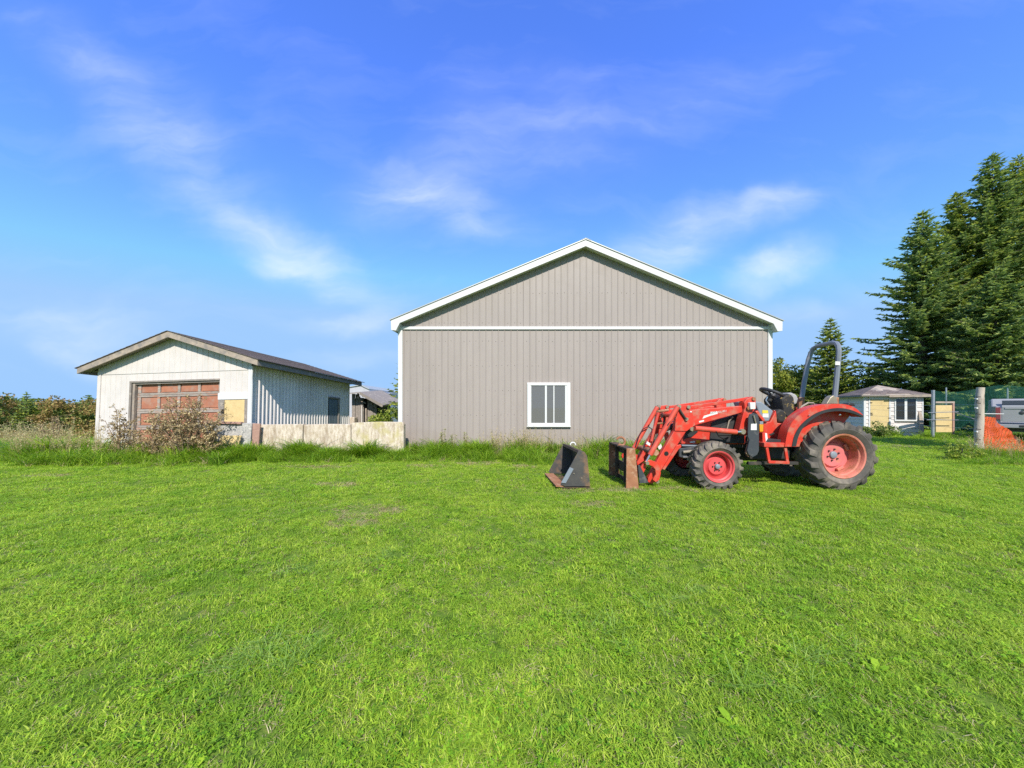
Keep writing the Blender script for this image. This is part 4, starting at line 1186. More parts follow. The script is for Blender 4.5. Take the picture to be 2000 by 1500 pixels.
bk = thing('loader_bucket', 'loose black loader bucket with worn rusty lip lying on the grass', 'bucket', (1.15, 6.8, 0))
bn, bf = 6.20, 7.40
side = [(1130.5, 880), (1142, 883), (1147, 891), (1153, 950), (1104, 950), (1095, 946)]
dx_f = -.09
for y0, dxx in ((bn, 0), (bf - .02, dx_f)):
    w = [P(x, y, bn) for x, y in side]
    w = [Vector((p.x + dxx, y0, p.z)) for p in w]
    MB().prism(w, (0, .022, 0)).build('side_plate', M['bucket'], bk, bevel=.004)
w = [P(x, y, bn) for x, y in side]


def shell(a, b, th, name, mat):
    """plate between the two sides along the edge a-b of the side outline"""
    a, b = Vector(a), Vector(b)
    d = (b - a).normalized(); n_ = Vector((-d.z, 0, d.x)) * th
    y0, y1 = bn + .023, bf - .021
    vs = []
    for yy, dxx in ((y0, 0), (y1, dx_f)):
        for p in (a, b, b + n_, a + n_):
            vs.append((p.x + dxx, yy, p.z))
    return MB().add(vs, [(0, 1, 2, 3), (7, 6, 5, 4), (0, 4, 5, 1), (1, 5, 6, 2), (2, 6, 7, 3), (3, 7, 4, 0)]).build(name, mat, bk)


shell(w[2], w[3], -.02, 'back_plate', M['rubber'])
shell(w[1], w[2], -.02, 'back_curve', M['rubber'])
shell(w[0] + Vector((-.01, 0, .0)), w[1], -.045, 'top_edge', M['rust_dark'])
shell((w[5].x, 0, .03), (w[3].x, 0, .03), -.02, 'floor_plate', M['rust_dark'])
shell((w[5].x - .08, 0, .035), (w[5].x + .10, 0, .035), .022, 'cutting_edge', M['rust'])
plate([(1113, 912.5), (1120.5, 916), (1105, 944), (1096, 943)], bn - .016, bn - .001, 'wear_strip', M['cowl_grey'], bk, .003)
MB().tube([P(1119 + 5 * math.cos(w_), 869 - 5 * math.sin(w_), 6.7) for w_ in np.linspace(0, math.pi, 9)], .012, 8).build('lifting_eye', M['white_paint'], bk, smooth=True)
for (x, y) in ((1121, 925), (1136, 934)):
    MB().ball(P(x, y, bn), .012).build('bolt', M['brass'], bk)

# ------------------------------------------------------------------ little white shed with hip roof
M['shed_white'] = pmat('white_lap_siding', (.68, .62, .58), (.62, .565, .53), 3, .6, 0, .1, 20, c3=(.44, .41, .37), dirt=.2, dscale=3, objrand=.05)
M['shed_shade'] = M['shed_white']  # second key for the same even white siding
M['dark_glass'] = glassmat('shed_window_glass', (.045, .05, .055), .25)
SA = 18.0
sx, sy = P(1688, 0, SA).x, SA
sth = R(-18)
S = 2.25
shed = thing('white_shed', 'little white lap-sided shed with patched hip roof and yellow door', 'shed', (sx, sy, 0), (0, 0, sth), local=True)
SH = 2.02
MB().box(.04, S - .04, .04, S - .04, -.1, SH).build('wall_core', M['shed_white'], shed)
nl = 10
lh = SH / nl
d0, d1 = .22, .96                          # door
w0, w1, wz0_, wz1_ = 1.22, 1.97, .80, 1.82  # window
for k in range(nl):
    z0, z1 = k * lh - (.1 if k == 0 else 0), (k + 1) * lh
    segs = [(.06, d0 - .06), (d1 + .06, S - .04)] if z0 < 1.78 else [(.06, S - .04)]
    out = []
    for a, b in segs:
        if z1 > wz0_ - .02 and z0 < wz1_ + .02 and b > w0:
            out += [(a, w0 - .05), (w1 + .05, b)]
        else: out.append((a, b))
    for a, b in out:
        MB().prism([(a, -.030, z0), (a, -.008, z1), (a, .035, z1), (a, .035, z0)], (b - a, 0, 0)).build('lap_board', M['shed_white'], shed)
    MB().prism([(-.030, .06, z0), (-.008, .06, z1), (.035, .06, z1), (.035, .06, z0)], (0, S - .1, 0)).build('lap_board', M['shed_white'], shed)
for a, b, c_, d_ in ((-.035, .06, -.035, .06), (S - .04, S + .012, -.035, .04)):
    MB().box(a, b, c_, d_, -.1, SH).build('corner_board', M['white_trim'], shed, bevel=.004)
MB().box(d0 - .06, d0, -.04, .02, -.1, 1.80).build('door_casing', M['white_trim'], shed)
MB().box(d1, d1 + .06, -.04, .02, -.1, 1.80).build('door_casing', M['white_trim'], shed)
MB().box(d0 - .06, d1 + .06, -.042, .02, 1.801, 1.95).build('door_casing', M['white_trim'], shed)
sd_ = MB().box(d0 + .01, d1 - .01, -.03, .03, -.08, 1.795).build('door', M['osb'], shed, bevel=.005)
for z, xx in ((1.62, d0 - .02), (1.10, d0 - .01), (1.02, d0 + .0), (1.36, d1 - .06), (.86, d1 - .02)):
    MB().box(xx, xx + .10, -.05, -.031, z, z + .035).build('hinge', M['dark'], sd_)
wn_ = MB().box(w0 - .05, w1 + .05, -.05, .03, wz1_, wz1_ + .06).box(w0 - .05, w1 + .05, -.05, .03, wz0_ - .07, wz0_)\
    .box(w0 - .05, w0, -.05, .03, wz0_, wz1_).box(w1, w1 + .05, -.05, .03, wz0_, wz1_).box((w0 + w1) / 2 - .05, (w0 + w1) / 2 + .05, -.05, .03, wz0_, wz1_).build('window', M['vinyl'], shed, bevel=.004)
for a, b in ((w0, (w0 + w1) / 2 - .05), ((w0 + w1) / 2 + .05, w1)):
    MB().box(a, b, -.02, -.012, wz0_, wz1_).build('pane', M['dark_glass'], wn_)
    MB().box(a, b, .036, .038, wz0_, wz1_).build('interior', M['black'], wn_)
# hip roof with torn shingles
ov = .22
rz0, rz1 = SH - .02, SH + .54
cnr = [(-ov, -ov), (S + ov, -ov), (S + ov, S + ov), (-ov, S + ov)]
cc = (S / 2, S / 2)
rf = MB().add([(x, y, rz0) for x, y in cnr] + [(cc[0], cc[1], rz1)] + [(x, y, rz0 - .03) for x, y in cnr], [(0, 1, 4), (1, 2, 4), (2, 3, 4), (3, 0, 4), (5, 8, 7, 6), (0, 5, 6, 1), (1, 6, 7, 2), (2, 7, 8, 3), (3, 8, 5, 0)]).build('roof', M['wood_tan'], shed)
for f_ in range(4):
    a, b = cnr[f_], cnr[(f_ + 1) % 4]
    n_ = 8
    for k in range(n_):
        t0_, t1_ = k / n_, min((k + 1.25) / n_, .995)
        A0 = Vector((*a, rz0)).lerp(Vector((*cc, rz1)), t0_); B0 = Vector((*b, rz0)).lerp(Vector((*cc, rz1)), t0_)
        A1 = Vector((*a, rz0)).lerp(Vector((*cc, rz1)), t1_); B1 = Vector((*b, rz0)).lerp(Vector((*cc, rz1)), t1_)
        m_ = max(2, int((B0 - A0).length / .30))
        for j in range(m_):
            fa, fb = j / m_, (j + .94) / m_
            mid = A0.lerp(B0, (fa + fb) / 2)
            # the torn patch on the front slope shows bare boards
            if f_ == 0 and .38 < t0_ + .12 * noise.noise(mid * 3) < .90 and -.35 < (mid.x - S * .58) / S * 1.0 < .28: continue
            if f_ == 0 and k == 0 and rng.random() < .25: continue
            q = [A0.lerp(B0, fa), A0.lerp(B0, fb), A1.lerp(B1, fb), A1.lerp(B1, fa)]
            up_ = Vector((0, 0, .028)); u2 = Vector((0, 0, .010))
            q = [q[0] + up_, q[1] + up_, q[2] + u2, q[3] + u2]
            dn = Vector((0, 0, -.012))
            MB().add([*q, *(p + dn for p in q)], [(0, 1, 2, 3), (7, 6, 5, 4), (0, 4, 5, 1), (1, 5, 6, 2), (2, 6, 7, 3), (3, 7, 4, 0)]).build('shingle', M['shingle'], rf)
MB().box(.85, S + ov + .01, -ov - .035, -ov - .002, rz0 - .10, rz0 + .02).build('fascia', M['wood_tan'], shed, bevel=.004)
MB().box(-ov - .01, .84, -ov - .03, -ov - .002, rz0 - .05, rz0 + .03).build('fascia', M['wood_grey'], shed, bevel=.004)
MB().box(-ov - .03, -ov - .002, -ov, S + ov, rz0 - .07, rz0 + .01).build('fascia', M['wood_grey'], shed, bevel=.004)
pl_ = MB().beam(P(1801, 848, 17.1), P(1797, 803, 17.35), .18, .04, up=(0, 1, 0)).build('leaning_plank', M['wood_tan'], None, org=P(1801, 848, 17.1))
tag(pl_, 'wide grey plank leaning against the right corner of the white shed', 'plank')

# ------------------------------------------------------------------ fence line: log post, steel post, frame with yellow board, rods, netting
M['bark'] = pmat('pale_peeled_log', (.50, .43, .36), (.38, .32, .265), 7, .9, 0, .7, 22, (1, 1, .35), c3=(.24, .19, .155), dirt=.3, dscale=6, dstretch=(1, 1, .5))
M['steel'] = pmat('galvanised_pipe', (.40, .43, .46), (.33, .35, .38), 5, .4, .5)
py_ = 10.6
post = thing('log_fence_post', 'thick pale log fence post with white wire insulators beside the orange netting', 'fence post', P(1914, 887, py_))
pc0, pc1 = P(1911, 892, py_), P(1914.5, 757, py_)
pts, rs = [], []
for i in range(9):
    f_ = i / 8
    p = pc0.lerp(pc1, f_) + Vector((.012 * math.sin(i * 1.7), 0, 0))
    if i == 0: p.z -= .3
    pts.append(p); rs.append(.096 - .010 * f_ + .006 * math.sin(i * 2.3))
MB().tube(pts, rs, 16).build('log', M['bark'], post, smooth=True)
for yy in (779, 797, 843, 868):
    MB().tube([P(1904.5, yy, py_ - .02), P(1909, yy, py_ - .08)], .022, 8).build('insulator', M['white_paint'], post, smooth=True)
for yy in (775, 787, 808, 838, 859):
    MB().beam(P(1907, yy, py_ - .10), P(1915, yy + rng.uniform(-1, 2), py_ - .11), .02, .022).build('knot', M['dark'], post)
fwz_ = 16.0
sp_ = MB().tube([P(1822, 845, fwz_) - Vector((0, 0, .2)), P(1822.5, 762, fwz_)], .055, 10).build('steel_fence_post', M['steel'], None, smooth=True, org=P(1822, 842, fwz_))
tag(sp_, 'grey galvanised steel fence post standing between white shed and yellow board', 'fence post')
gf = thing('boarded_gate', 'small gate frame filled with a yellow board behind the steel post', 'gate', P(1845, 842, 16.2))
MB().box(P(1828, 0, 16.2).x, P(1860, 0, 16.2).x, 16.2, 16.23, P(0, 844, 16.2).z, P(0, 791, 16.2).z).build('board', M['osb'], gf)
MB().box(P(1859.5, 0, 16.2).x, P(1863, 0, 16.2).x, 16.17, 16.25, -.05, P(0, 785, 16.2).z).build('frame_post', M['board_red'], gf)
MB().box(P(1826, 0, 16.2).x, P(1863, 0, 16.2).x, 16.165, 16.255, P(0, 787.5, 16.2).z, P(0, 784, 16.2).z).build('frame_rail', M['wood_tan'], gf)
for (a, b, lb) in (((1813, 806), (1872, 804.5), 'upper steel rod crossing the yellow boarded gate'), ((1810, 820), (1872, 820.5), 'lower steel rod crossing the yellow boarded gate')):
    o = MB().tube([P(*a, 15.9), P(*b, 15.9)], .016, 8).build('steel_rod', M['steel'], None, smooth=True, org=P(*a, 15.9))
    tag(o, lb, 'rod')
o = MB().tube([P(1866, 806, 15.2), P(1884, 812, 13.4), P(1906, 820, 10.75)], .014, 8).build('brace_pole', M['wood_tan'], None, smooth=True, org=P(1866, 806, 15.2))
tag(o, 'thin slanting pole between the boarded gate and the log post', 'pole')
o = MB().tube([P(1919, 808, 10.65), P(1960, 808.5, 10.9)], .012, 8).build('fence_rail', M['white_paint'], None, smooth=True, org=P(1919, 808, 10.6))
tag(o, 'short white rail running from the log post towards the pickup', 'rail')
for i, yy in enumerate((790, 803, 822, 838)):
    a, b = P(1909, yy, 10.5), P(1700, 795 + (yy - 795) * .62, 17.0)
    mid = (a + b) / 2 - Vector((0, 0, .03))
    o = MB().tube([a, mid, b], .0035, 5).build('fence_wire', M['steel'], None, org=a)
    tag(o, ['top', 'second', 'third', 'lowest'][i] + ' thin fence wire strung from the log post towards the shed', 'wire', 'fence wires')


def net(name, fn, nu, nv, su, sv, mat, label, cat, org):
    """netting as a draped grid; fn(u, v) gives the point, su/sv its size in metres"""
    vs = [fn(i / nu, j / nv) for j in range(nv + 1) for i in range(nu + 1)]
    fs = [(j * (nu + 1) + i, j * (nu + 1) + i + 1, (j + 1) * (nu + 1) + i + 1, (j + 1) * (nu + 1) + i) for j in range(nv) for i in range(nu)]
    o = MB().add(vs, fs).build(name, mat, None, smooth=True, org=org)
    uv = o.data.uv_layers.new(name='UVMap')
    for lp in o.data.loops:
        i = lp.vertex_index
        uv.data[lp.index].uv = ((i % (nu + 1)) / nu * su, (i // (nu + 1)) / nv * sv)
    return tag(o, label, cat)


M['green_net'] = netmat('green_netting', (.03, .20, .15), .05, .13, .3)
M['orange_net'] = netmat('orange_netting', (.85, .13, .03), .05, .60, .4)
net('green_netting', lambda u, v: P(1818 + 260 * u, 762 - 10 * u + 5 * math.sin(u * 9), 18.6 - 1.5 * u) * 1.0 if v == 1 else
    (lambda t, b: b.lerp(t, v) + Vector((0, .05 * math.sin(u * 40 + v * 5), 0)))(P(1818 + 260 * u, 762 - 12 * u + 3 * math.sin(u * 11), 18.6 - 1.5 * u), P(1818 + 260 * u, 848, 18.6 - 1.5 * u)),
    40, 8, 6.5, 2.2, M['green_net'], 'dark green netting fence hung in front of the tall spruces', 'netting', P(1900, 848, 18.2))
for i, px in enumerate((1848, 1968)):
    o = MB().tube([P(px, 850, 18.5) - Vector((0, 0, .2)), P(px, 757, 18.5)], .03, 8).build('net_post', M['steel'], None, smooth=True, org=P(px, 850, 18.5))
    tag(o, ('thin steel post of the green netting behind the boarded gate', 'thin steel post of the green netting above the pickup tailgate')[i], 'fence post')


def orange(u, v):
    top = P(1920 + 80 * u, 806 + 60 * u ** 1.25 + 3 * math.sin(u * 14), 10.75 + .6 * u)
    bot = P(1917 + 85 * u, 888 + 4 * math.sin(u * 9), 10.5 + .5 * u)
    p = bot.lerp(top, v)
    p.y += .10 * math.sin(u * 17 + v * 4) * math.sin(v * 3 + 1) + .05 * noise.noise(Vector((u * 9, v * 9, 0)))
    return p


net('orange_netting', orange, 34, 18, 1.35, 1.2, M['orange_net'], 'crumpled orange plastic safety netting sagging from the log post', 'netting', P(1922, 887, 10.6))

# ------------------------------------------------------------------ white pickup, tailgate towards us
M['truck'] = pmat('white_truck_paint', (.33, .33, .34), (.30, .30, .31), 2, .3, c3=(.38, .36, .33), dirt=.2, dscale=3, spec=.5)
M['tail'] = pmat('red_tail_lens', (.26, .06, .065), None, 5, .2)
tl0 = P(1944, 0, 14.4)
tyaw = R(-50)
tk = thing('pickup_truck', 'white pickup truck parked behind the orange netting, tailgate showing', 'truck', (tl0.x, tl0.y, 0), (0, 0, tyaw), local=True)
TW = 1.75
bed = MB().box(.0, .13, .05, 2.1, .72, 1.45).box(TW - .13, TW, .05, 2.1, .72, 1.45).box(.1, TW - .1, .1, 2.1, .72, .80).build('bed', M['truck'], tk, bevel=.03)
tg = MB().prism([(.15, -.012, .84), (.15, -.03, 1.43), (.15, -.01, 1.49), (.15, .05, 1.49), (.15, .05, .84)], (TW - .30, 0, 0)).build('tailgate', M['truck'], tk, bevel=.012)
MB().box(.22, TW - .22, -.045, -.028, 1.34, 1.40).build('spoiler_lip', M['truck'], tg, bevel=.006)
MB().box(.62, .95, -.046, -.03, 1.30, 1.335).build('handle', M['rubber'], tg)
MB().lathe([(0, -.012), (.045, -.012), (.07, 0), (0, 0)], (.62, -.034, 1.20), n=14).build('emblem', M['charcoal'], tg, smooth=True)
for xx in (.0, TW - .13):
    MB().box(xx + .005, xx + .125, -.02, .045, .92, 1.40).build('tail_light', M['tail'], tk, bevel=.012)
MB().box(-.02, TW + .02, -.14, .04, .60, .74).build('bumper', M['truck'], tk, bevel=.02)
MB().box(.55, 1.0, -.15, -.141, .64, .72).build('number_plate_recess', M['rubber'], tk)
MB().box(.05, TW - .05, .04, 4.6, .45, .70).build('frame', M['dark'], tk)
cab = MB().prism([(.02, 2.12, .72), (.02, 4.0, .72), (.02, 4.0, 1.28), (.02, 3.5, 1.75), (.02, 2.35, 1.78), (.02, 2.14, 1.40)], (TW - .04, 0, 0)).build('cab', M['truck'], tk, bevel=.05)
MB().box(.3, TW - .3, 2.10, 2.135, 1.42, 1.70).build('rear_window', M['dark_glass'], cab)
MB().box(.03, TW - .03, 4.0, 5.0, .55, 1.22).build('bonnet', M['truck'], tk, bevel=.06)
for yy in (.95, 4.3):
    for xx, s in ((-.02, 1), (TW + .02, -1)):
        wv = thing_part('wheel', tk)
        MB().lathe([(.22, .0), (.33, -.01 * s), (.36, .03 * s), (.36, .2 * s), (.3, .22 * s), (.2, .22 * s)], (xx, yy, .36), (1, 0, 0), 28).build('tyre', M['tyre'], wv, smooth=True)
        MB().lathe([(.22, .01 * s), (.19, .04 * s), (.08, .03 * s), (0, .02 * s)], (xx, yy, .36), (1, 0, 0), 24).build('rim', M['steel'], wv, smooth=True)

# ------------------------------------------------------------------ vegetation: builders
def unit(v):
    return v / np.maximum(np.linalg.norm(v, axis=-1, keepdims=True), 1e-9)


def rhombs(cen, along, across, L, Wd):
    """leaf-shaped quads: centre, direction, side direction, length, width -> (N*4,3)"""
    L = np.asarray(L)[:, None]; Wd = np.asarray(Wd)[:, None]
    a = cen - along * L / 2; b = cen + across * Wd / 2 - along * L * .05; c = cen + along * L / 2; d = cen - across * Wd / 2 - along * L * .05
    return np.stack([a, b, c, d], 1).reshape(-1, 3)


def rand_dirs(n):
    return unit(nr.normal(size=(n, 3)))


def limb_tubes(mb, base, h, r, n_limbs, spread, z0=.3, lean=0.0, wiggle=.12):
    top = Vector((base[0] + lean, base[1], base[2] + h))
    b = Vector(base)
    pts = [b - Vector((0, 0, .3))] + [b.lerp(top, f) + Vector((rng.uniform(-1, 1), rng.uniform(-1, 1), 0)) * wiggle * f for f in (.25, .5, .75, 1)]
    mb.tube(pts, [r * 1.25, r, r * .75, r * .5, r * .2], 8)
    ends = []
    for i in range(n_limbs):
        f = z0 + (1 - z0) * (i + rng.random()) / n_limbs * .9
        p = b.lerp(top, f)
        a = rng.uniform(0, 2 * math.pi)
        l = spread * (1.05 - f * .6) * rng.uniform(.6, 1)
        e = p + Vector((math.cos(a) * l, math.sin(a) * l, l * rng.uniform(.3, .8)))
        mb.tube([p, p.lerp(e, .5) + Vector((0, 0, .05 * l)), e], [r * .4 * (1.1 - f), r * .25 * (1.1 - f), r * .08], 6)
        ends.append(e)
    return ends


def spruce(name, label, px, Y, top_py, rbase, mat, bark, dens=1.0, seed=1, low=.02, group=None, sprig=.42, base_z=None, ragged=.25):
    """conifer: trunk, whorls of drooping boughs clothed with short twigs"""
    g = np.random.default_rng(seed)
    x = (px - 1000) * Y / F
    z0 = float(gz(x, Y)) if base_z is None else base_z
    H = CH - (top_py - HZ) * Y / F - z0
    t_ = thing(name, label, 'tree', (x, Y, z0), group=group)
    MB().tube([(x, Y, z0 - .4), (x, Y, z0 + H * .4), (x, Y, z0 + H * .97)], [H * .018 + .03, H * .011 + .02, .012], 8).build('trunk', bark, t_, smooth=True)
    out = []
    z = low * H
    boughs = MB()
    while z < H * .985:
        f = z / H
        env = rbase * 1.12 * (1 - f) ** .76 * (1 if f > .12 else .8 + 1.6 * f)
        nb = max(4, int(round((5.5 + 3.5 * (1 - f)) * dens ** .5)))
        a0 = g.uniform(0, 6.28)
        for b in range(nb):
            a = a0 + 6.283 * b / nb + g.uniform(-.3, .3)
            Lb = max(.16, env * g.uniform(1 - ragged * 1.6, 1 + ragged * .55))
            d = np.array([math.cos(a), math.sin(a), 0.0])
            droop = (.32 - .55 * f) + g.uniform(-.08, .08)
            m = max(3, int(Lb / (sprig * .36) * dens))
            tt = (np.arange(m) + g.uniform(.1, .9, m)) / m
            tt = .12 + .88 * tt
            zz = -droop * Lb * tt ** 1.1 + .20 * Lb * tt ** 3
            cen = np.array([x, Y, z0 + z]) + d[None] * (tt * Lb)[:, None] + np.stack([0 * tt, 0 * tt, zz], 1)
            if Lb > .8: boughs.tube([tuple(cen[0] - d * .2), tuple(cen[m // 2]), tuple(cen[-1])], [.03, .02, .006], 4)
            side = np.array([-d[1], d[0], 0])
            for sgn in (-1, 1):
                w = unit(d[None] * g.uniform(.35, .95, (m, 1)) + sgn * side[None] * g.uniform(.45, 1.0, (m, 1)) + np.stack([0 * tt, 0 * tt, g.uniform(-.40, .22, m)], 1))
                Ls = sprig * g.uniform(.6, 1.25, m) * (1.15 - .55 * tt) * min(1, .45 + Lb * .6)
                c2 = cen + w * (Ls * .45)[:, None]
                ac = unit(np.cross(w, np.array([0, 0, 1.0])[None] + g.normal(0, .45, (m, 3))))
                out.append(rhombs(c2, w, ac, Ls, Ls * .40))
                # needles standing up and hanging below the twig
                ac2 = unit(np.cross(w, ac))
                out.append(rhombs(c2 + np.array([0, 0, .01]), w, ac2, Ls * .95, Ls * .34))
                w3 = unit(w + g.normal(0, .55, (m, 3)))
                out.append(rhombs(cen + w3 * (Ls * .3)[:, None], w3, unit(np.cross(w3, rand_dirs(m))), Ls * .8, Ls * .32))
            tip = cen[-1] + d * .05
            out.append(rhombs(tip[None] + d[None] * .1, unit((d + np.array([0, 0, .3]))[None]), unit(side[None]), [sprig * .8], [sprig * .25]))
        z += max(.16, (.30 + .16 * (1 - f)) * (.75 if H < 9 else 1.0)) / dens ** .35
    # leader
    n = 10
    out.append(rhombs(np.array([x, Y, z0 + H * .985])[None] + g.normal(0, .04, (n, 3)), unit(g.normal(0, .35, (n, 3)) + np.array([0, 0, 1.0])), rand_dirs(n), np.full(n, sprig * .9), np.full(n, .07)))
    boughs.build('boughs', bark, t_)
    fast_mesh('crown', np.concatenate(out), 4, mat, t_, Vector((x, Y, z0)))
    return t_


def leafy(name, label, px, Y, top_py, rad, mat, bark, n=2500, leaf=.16, seed=1, group=None, cat='tree', clumps=26, base=.15, tall=None, z0=None, flat=.8):
    """broad-leaved tree or bush: trunk and limbs, clumps of leaves spread through the crown with gaps between"""
    g = np.random.default_rng(seed)
    x = (px - 1000) * Y / F
    zb = float(gz(x, Y)) if z0 is None else z0
    H = CH - (top_py - HZ) * Y / F - zb
    t_ = thing(name, label, cat, (x, Y, zb), group=group)
    mb = MB()
    limb_tubes(mb, (x, Y, zb), H * .8, max(.02, H * .016), 9, rad, .2)
    mb.build('trunk', bark, t_, smooth=True)
    cz = zb + H * (base + (1 - base) / 2)
    hz = H * (1 - base) / 2
    cd = rand_dirs(clumps) * (g.uniform(.25, 1, clumps) ** .5)[:, None]
    cc_ = np.array([x, Y, cz]) + cd * np.array([rad, rad, hz])
    cc_[:, 2] = np.clip(cc_[:, 2], zb + .1, None)
    cr = rad * g.uniform(.22, .42, clumps)
    k = g.integers(0, clumps, n)
    pos = cc_[k] + rand_dirs(n) * (g.uniform(.2, 1, n) ** .4 * cr[k])[:, None] * np.array([1, 1, flat])
    keep = pos[:, 2] > zb + .03
    pos = pos[keep]; m = len(pos)
    al = unit(rand_dirs(m) + np.array([0, 0, -.25]))
    fast_mesh('crown', rhombs(pos, al, unit(np.cross(al, rand_dirs(m))), leaf * g.uniform(.6, 1.3, m), leaf * .6 * g.uniform(.7, 1.2, m)), 4, mat, t_, Vector((x, Y, zb)))
    return t_


M['trunk'] = pmat('grey_brown_bark', (.15, .115, .09), (.09, .07, .055), 8, .95, 0, .6, 25, (1, 1, .3))
M['spruce'] = leafmat('spruce_needles', [(.095, .16, .078), (.19, .275, .10), (.30, .39, .115), (.43, .50, .145)], .36, .6, objw=0)
M['spruce_y'] = leafmat('yellowish_spruce_needles', [(.10, .16, .052), (.21, .28, .07), (.34, .40, .082), (.47, .51, .11)], .36, .6, objw=0)  # yellower needle tone, given to some conifers as a whole
M['cedar'] = leafmat('yellow_green_leaves', [(.09, .125, .018), (.18, .22, .025), (.27, .30, .035), (.34, .34, .06)], .35, .6, objw=0)
M['dark_leaf'] = leafmat('dark_green_leaves', [(.07, .12, .03), (.13, .20, .045), (.21, .28, .06), (.30, .32, .10)], .3, .6, objw=0)
M['lime_leaf'] = leafmat('light_green_leaves', [(.12, .19, .028), (.22, .31, .042), (.34, .41, .06), (.44, .47, .11)], .4, .6, objw=0)
M['autumn'] = leafmat('turning_leaves', [(.17, .125, .045), (.31, .205, .075), (.42, .28, .11), (.32, .32, .09)], .3, .7, objw=0)
M['dead_leaf'] = leafmat('dry_seed_heads', [(.17, .115, .05), (.32, .225, .105), (.48, .36, .185), (.62, .50, .28)], .15, .9, objw=0)
M['dead_stem'] = pmat('dry_stem', (.27, .195, .12), (.18, .125, .08), 8, .9)

# tall spruces on the right
sp_grp = 'tall spruces on the right'
spruce('spruce_tree', 'tall dark spruce rising directly behind the little white shed', 1803, 24.0, 408, 4.1, M['spruce'], M['trunk'], 1.4, 3, sprig=.43, ragged=.36, group=sp_grp)
spruce('spruce_tree', 'spruce standing between the shed spruce and the tallest spruce', 1868, 25.5, 372, 4.2, M['spruce_y'], M['trunk'], 1.4, 4, sprig=.43, ragged=.36, group=sp_grp)
spruce('spruce_tree', 'tallest spruce, its pointed top above the log post', 1938, 24.5, 296, 4.4, M['spruce'], M['trunk'], 1.4, 5, sprig=.43, ragged=.36, group=sp_grp)
spruce('spruce_tree', 'tall spruce standing behind the pickup truck', 1990, 26.0, 298, 4.6, M['spruce_y'], M['trunk'], 1.35, 6, sprig=.43, ragged=.36, group=sp_grp)
spruce('spruce_tree', 'broad spruce with low boughs beside the green netting', 1945, 20.5, 520, 3.2, M['spruce'], M['trunk'], 1.6, 7, sprig=.43, ragged=.35, group=sp_grp)
spruce('spruce_tree', 'spruce far to the right beyond the pickup truck', 2080, 23.0, 330, 4.2, M['spruce'], M['trunk'], .9, 8, group=sp_grp)
spruce('spruce_tree', 'narrow lone spruce seen through the tractor roll bar', 1622, 27.0, 622, 2.55, M['spruce_y'], M['trunk'], 1.3, 9, sprig=.38, ragged=.32)
# yellow-green trees behind the barn's right corner
for i, (px, Y, ty, r_, lb) in enumerate(((1515, 30, 706, 1.7, 'rounded yellow-green tree touching the right corner of the steel barn'),
                                         (1548, 31, 703, 1.8, 'rounded yellow-green tree behind the tractor steering wheel'),
                                         (1585, 32, 712, 1.8, 'rounded yellow-green tree beside the narrow lone spruce'),
                                         (1690, 29, 718, 1.9, 'yellow-green bushy tree between the lone spruce and tall spruces'),
                                         (1655, 30, 742, 1.6, 'low yellow-green bush behind the white shed roof'))):
    leafy('yellow_green_tree', lb, px, Y, ty, r_, M['cedar'], M['trunk'], 5200, .22, 20 + i, clumps=46, base=.02)
# tree and bush at the barn's left corner
spruce('young_conifer', 'sparse young conifer poking out beside the left corner of the barn', 786, 18.5, 708, 1.45, M['spruce_y'], M['trunk'], .75, 31, sprig=.30, ragged=.5, base_z=-.6)
leafy('green_bush', 'sunlit green bush between the ruined outbuilding and the barn', 768, 19.5, 792, 1.15, M['lime_leaf'], M['trunk'], 2600, .13, 32, cat='bush', clumps=30, base=.0)
leafy('brown_shrub', 'small browning shrub against the far pale barn roof', 746, 24, 771, .45, M['autumn'], M['trunk'], 500, .12, 33, cat='bush', clumps=10, base=.1)
# tree row at the far left field edge
FE = 38.0
row = [(-28, 765, 2.2, 'dark', 'dark leafy tree at the far left end of the field hedge'), (8, 768, 1.9, 'autumn', 'dark browning tree second from the field hedge end'),
       (34, 782, 2.3, 'lime', 'bright light-green young tree in the field hedge'), (52, 766, 1.3, 'sp', 'dark pointed spruce in the field hedge behind the light-green tree'),
       (84, 779, 1.9, 'cedar', 'olive-yellow tree in the field hedge'), (112, 774, 1.7, 'autumn', 'russet brown tree in the field hedge beside the olive tree'),
       (148, 772, 2.2, 'dark', 'dense dark-green rounded tree in the field hedge left of the garage'), (173, 772, 1.0, 'sp', 'thin dark spruce tip beside the garage left corner'),
       (196, 778, 2.0, 'autumn', 'brown tree mostly hidden behind the garage left wall')]
for i, (px, ty, r_, k, lb) in enumerate(row):
    Y = FE + (i * 37 % 5) * .8
    if k == 'sp':
        spruce('hedge_spruce', lb, px, Y, ty, r_, M['spruce'], M['trunk'], 1.0, 50 + i, sprig=.42, group='trees along the field edge')
    else:
        leafy('hedge_tree', lb, px, Y, ty, r_, M[{'dark': 'dark_leaf', 'autumn': 'autumn', 'lime': 'lime_leaf', 'cedar': 'cedar'}[k]], M['trunk'], 2600, .26, 60 + i, group='trees along the field edge', clumps=30, base=.03)
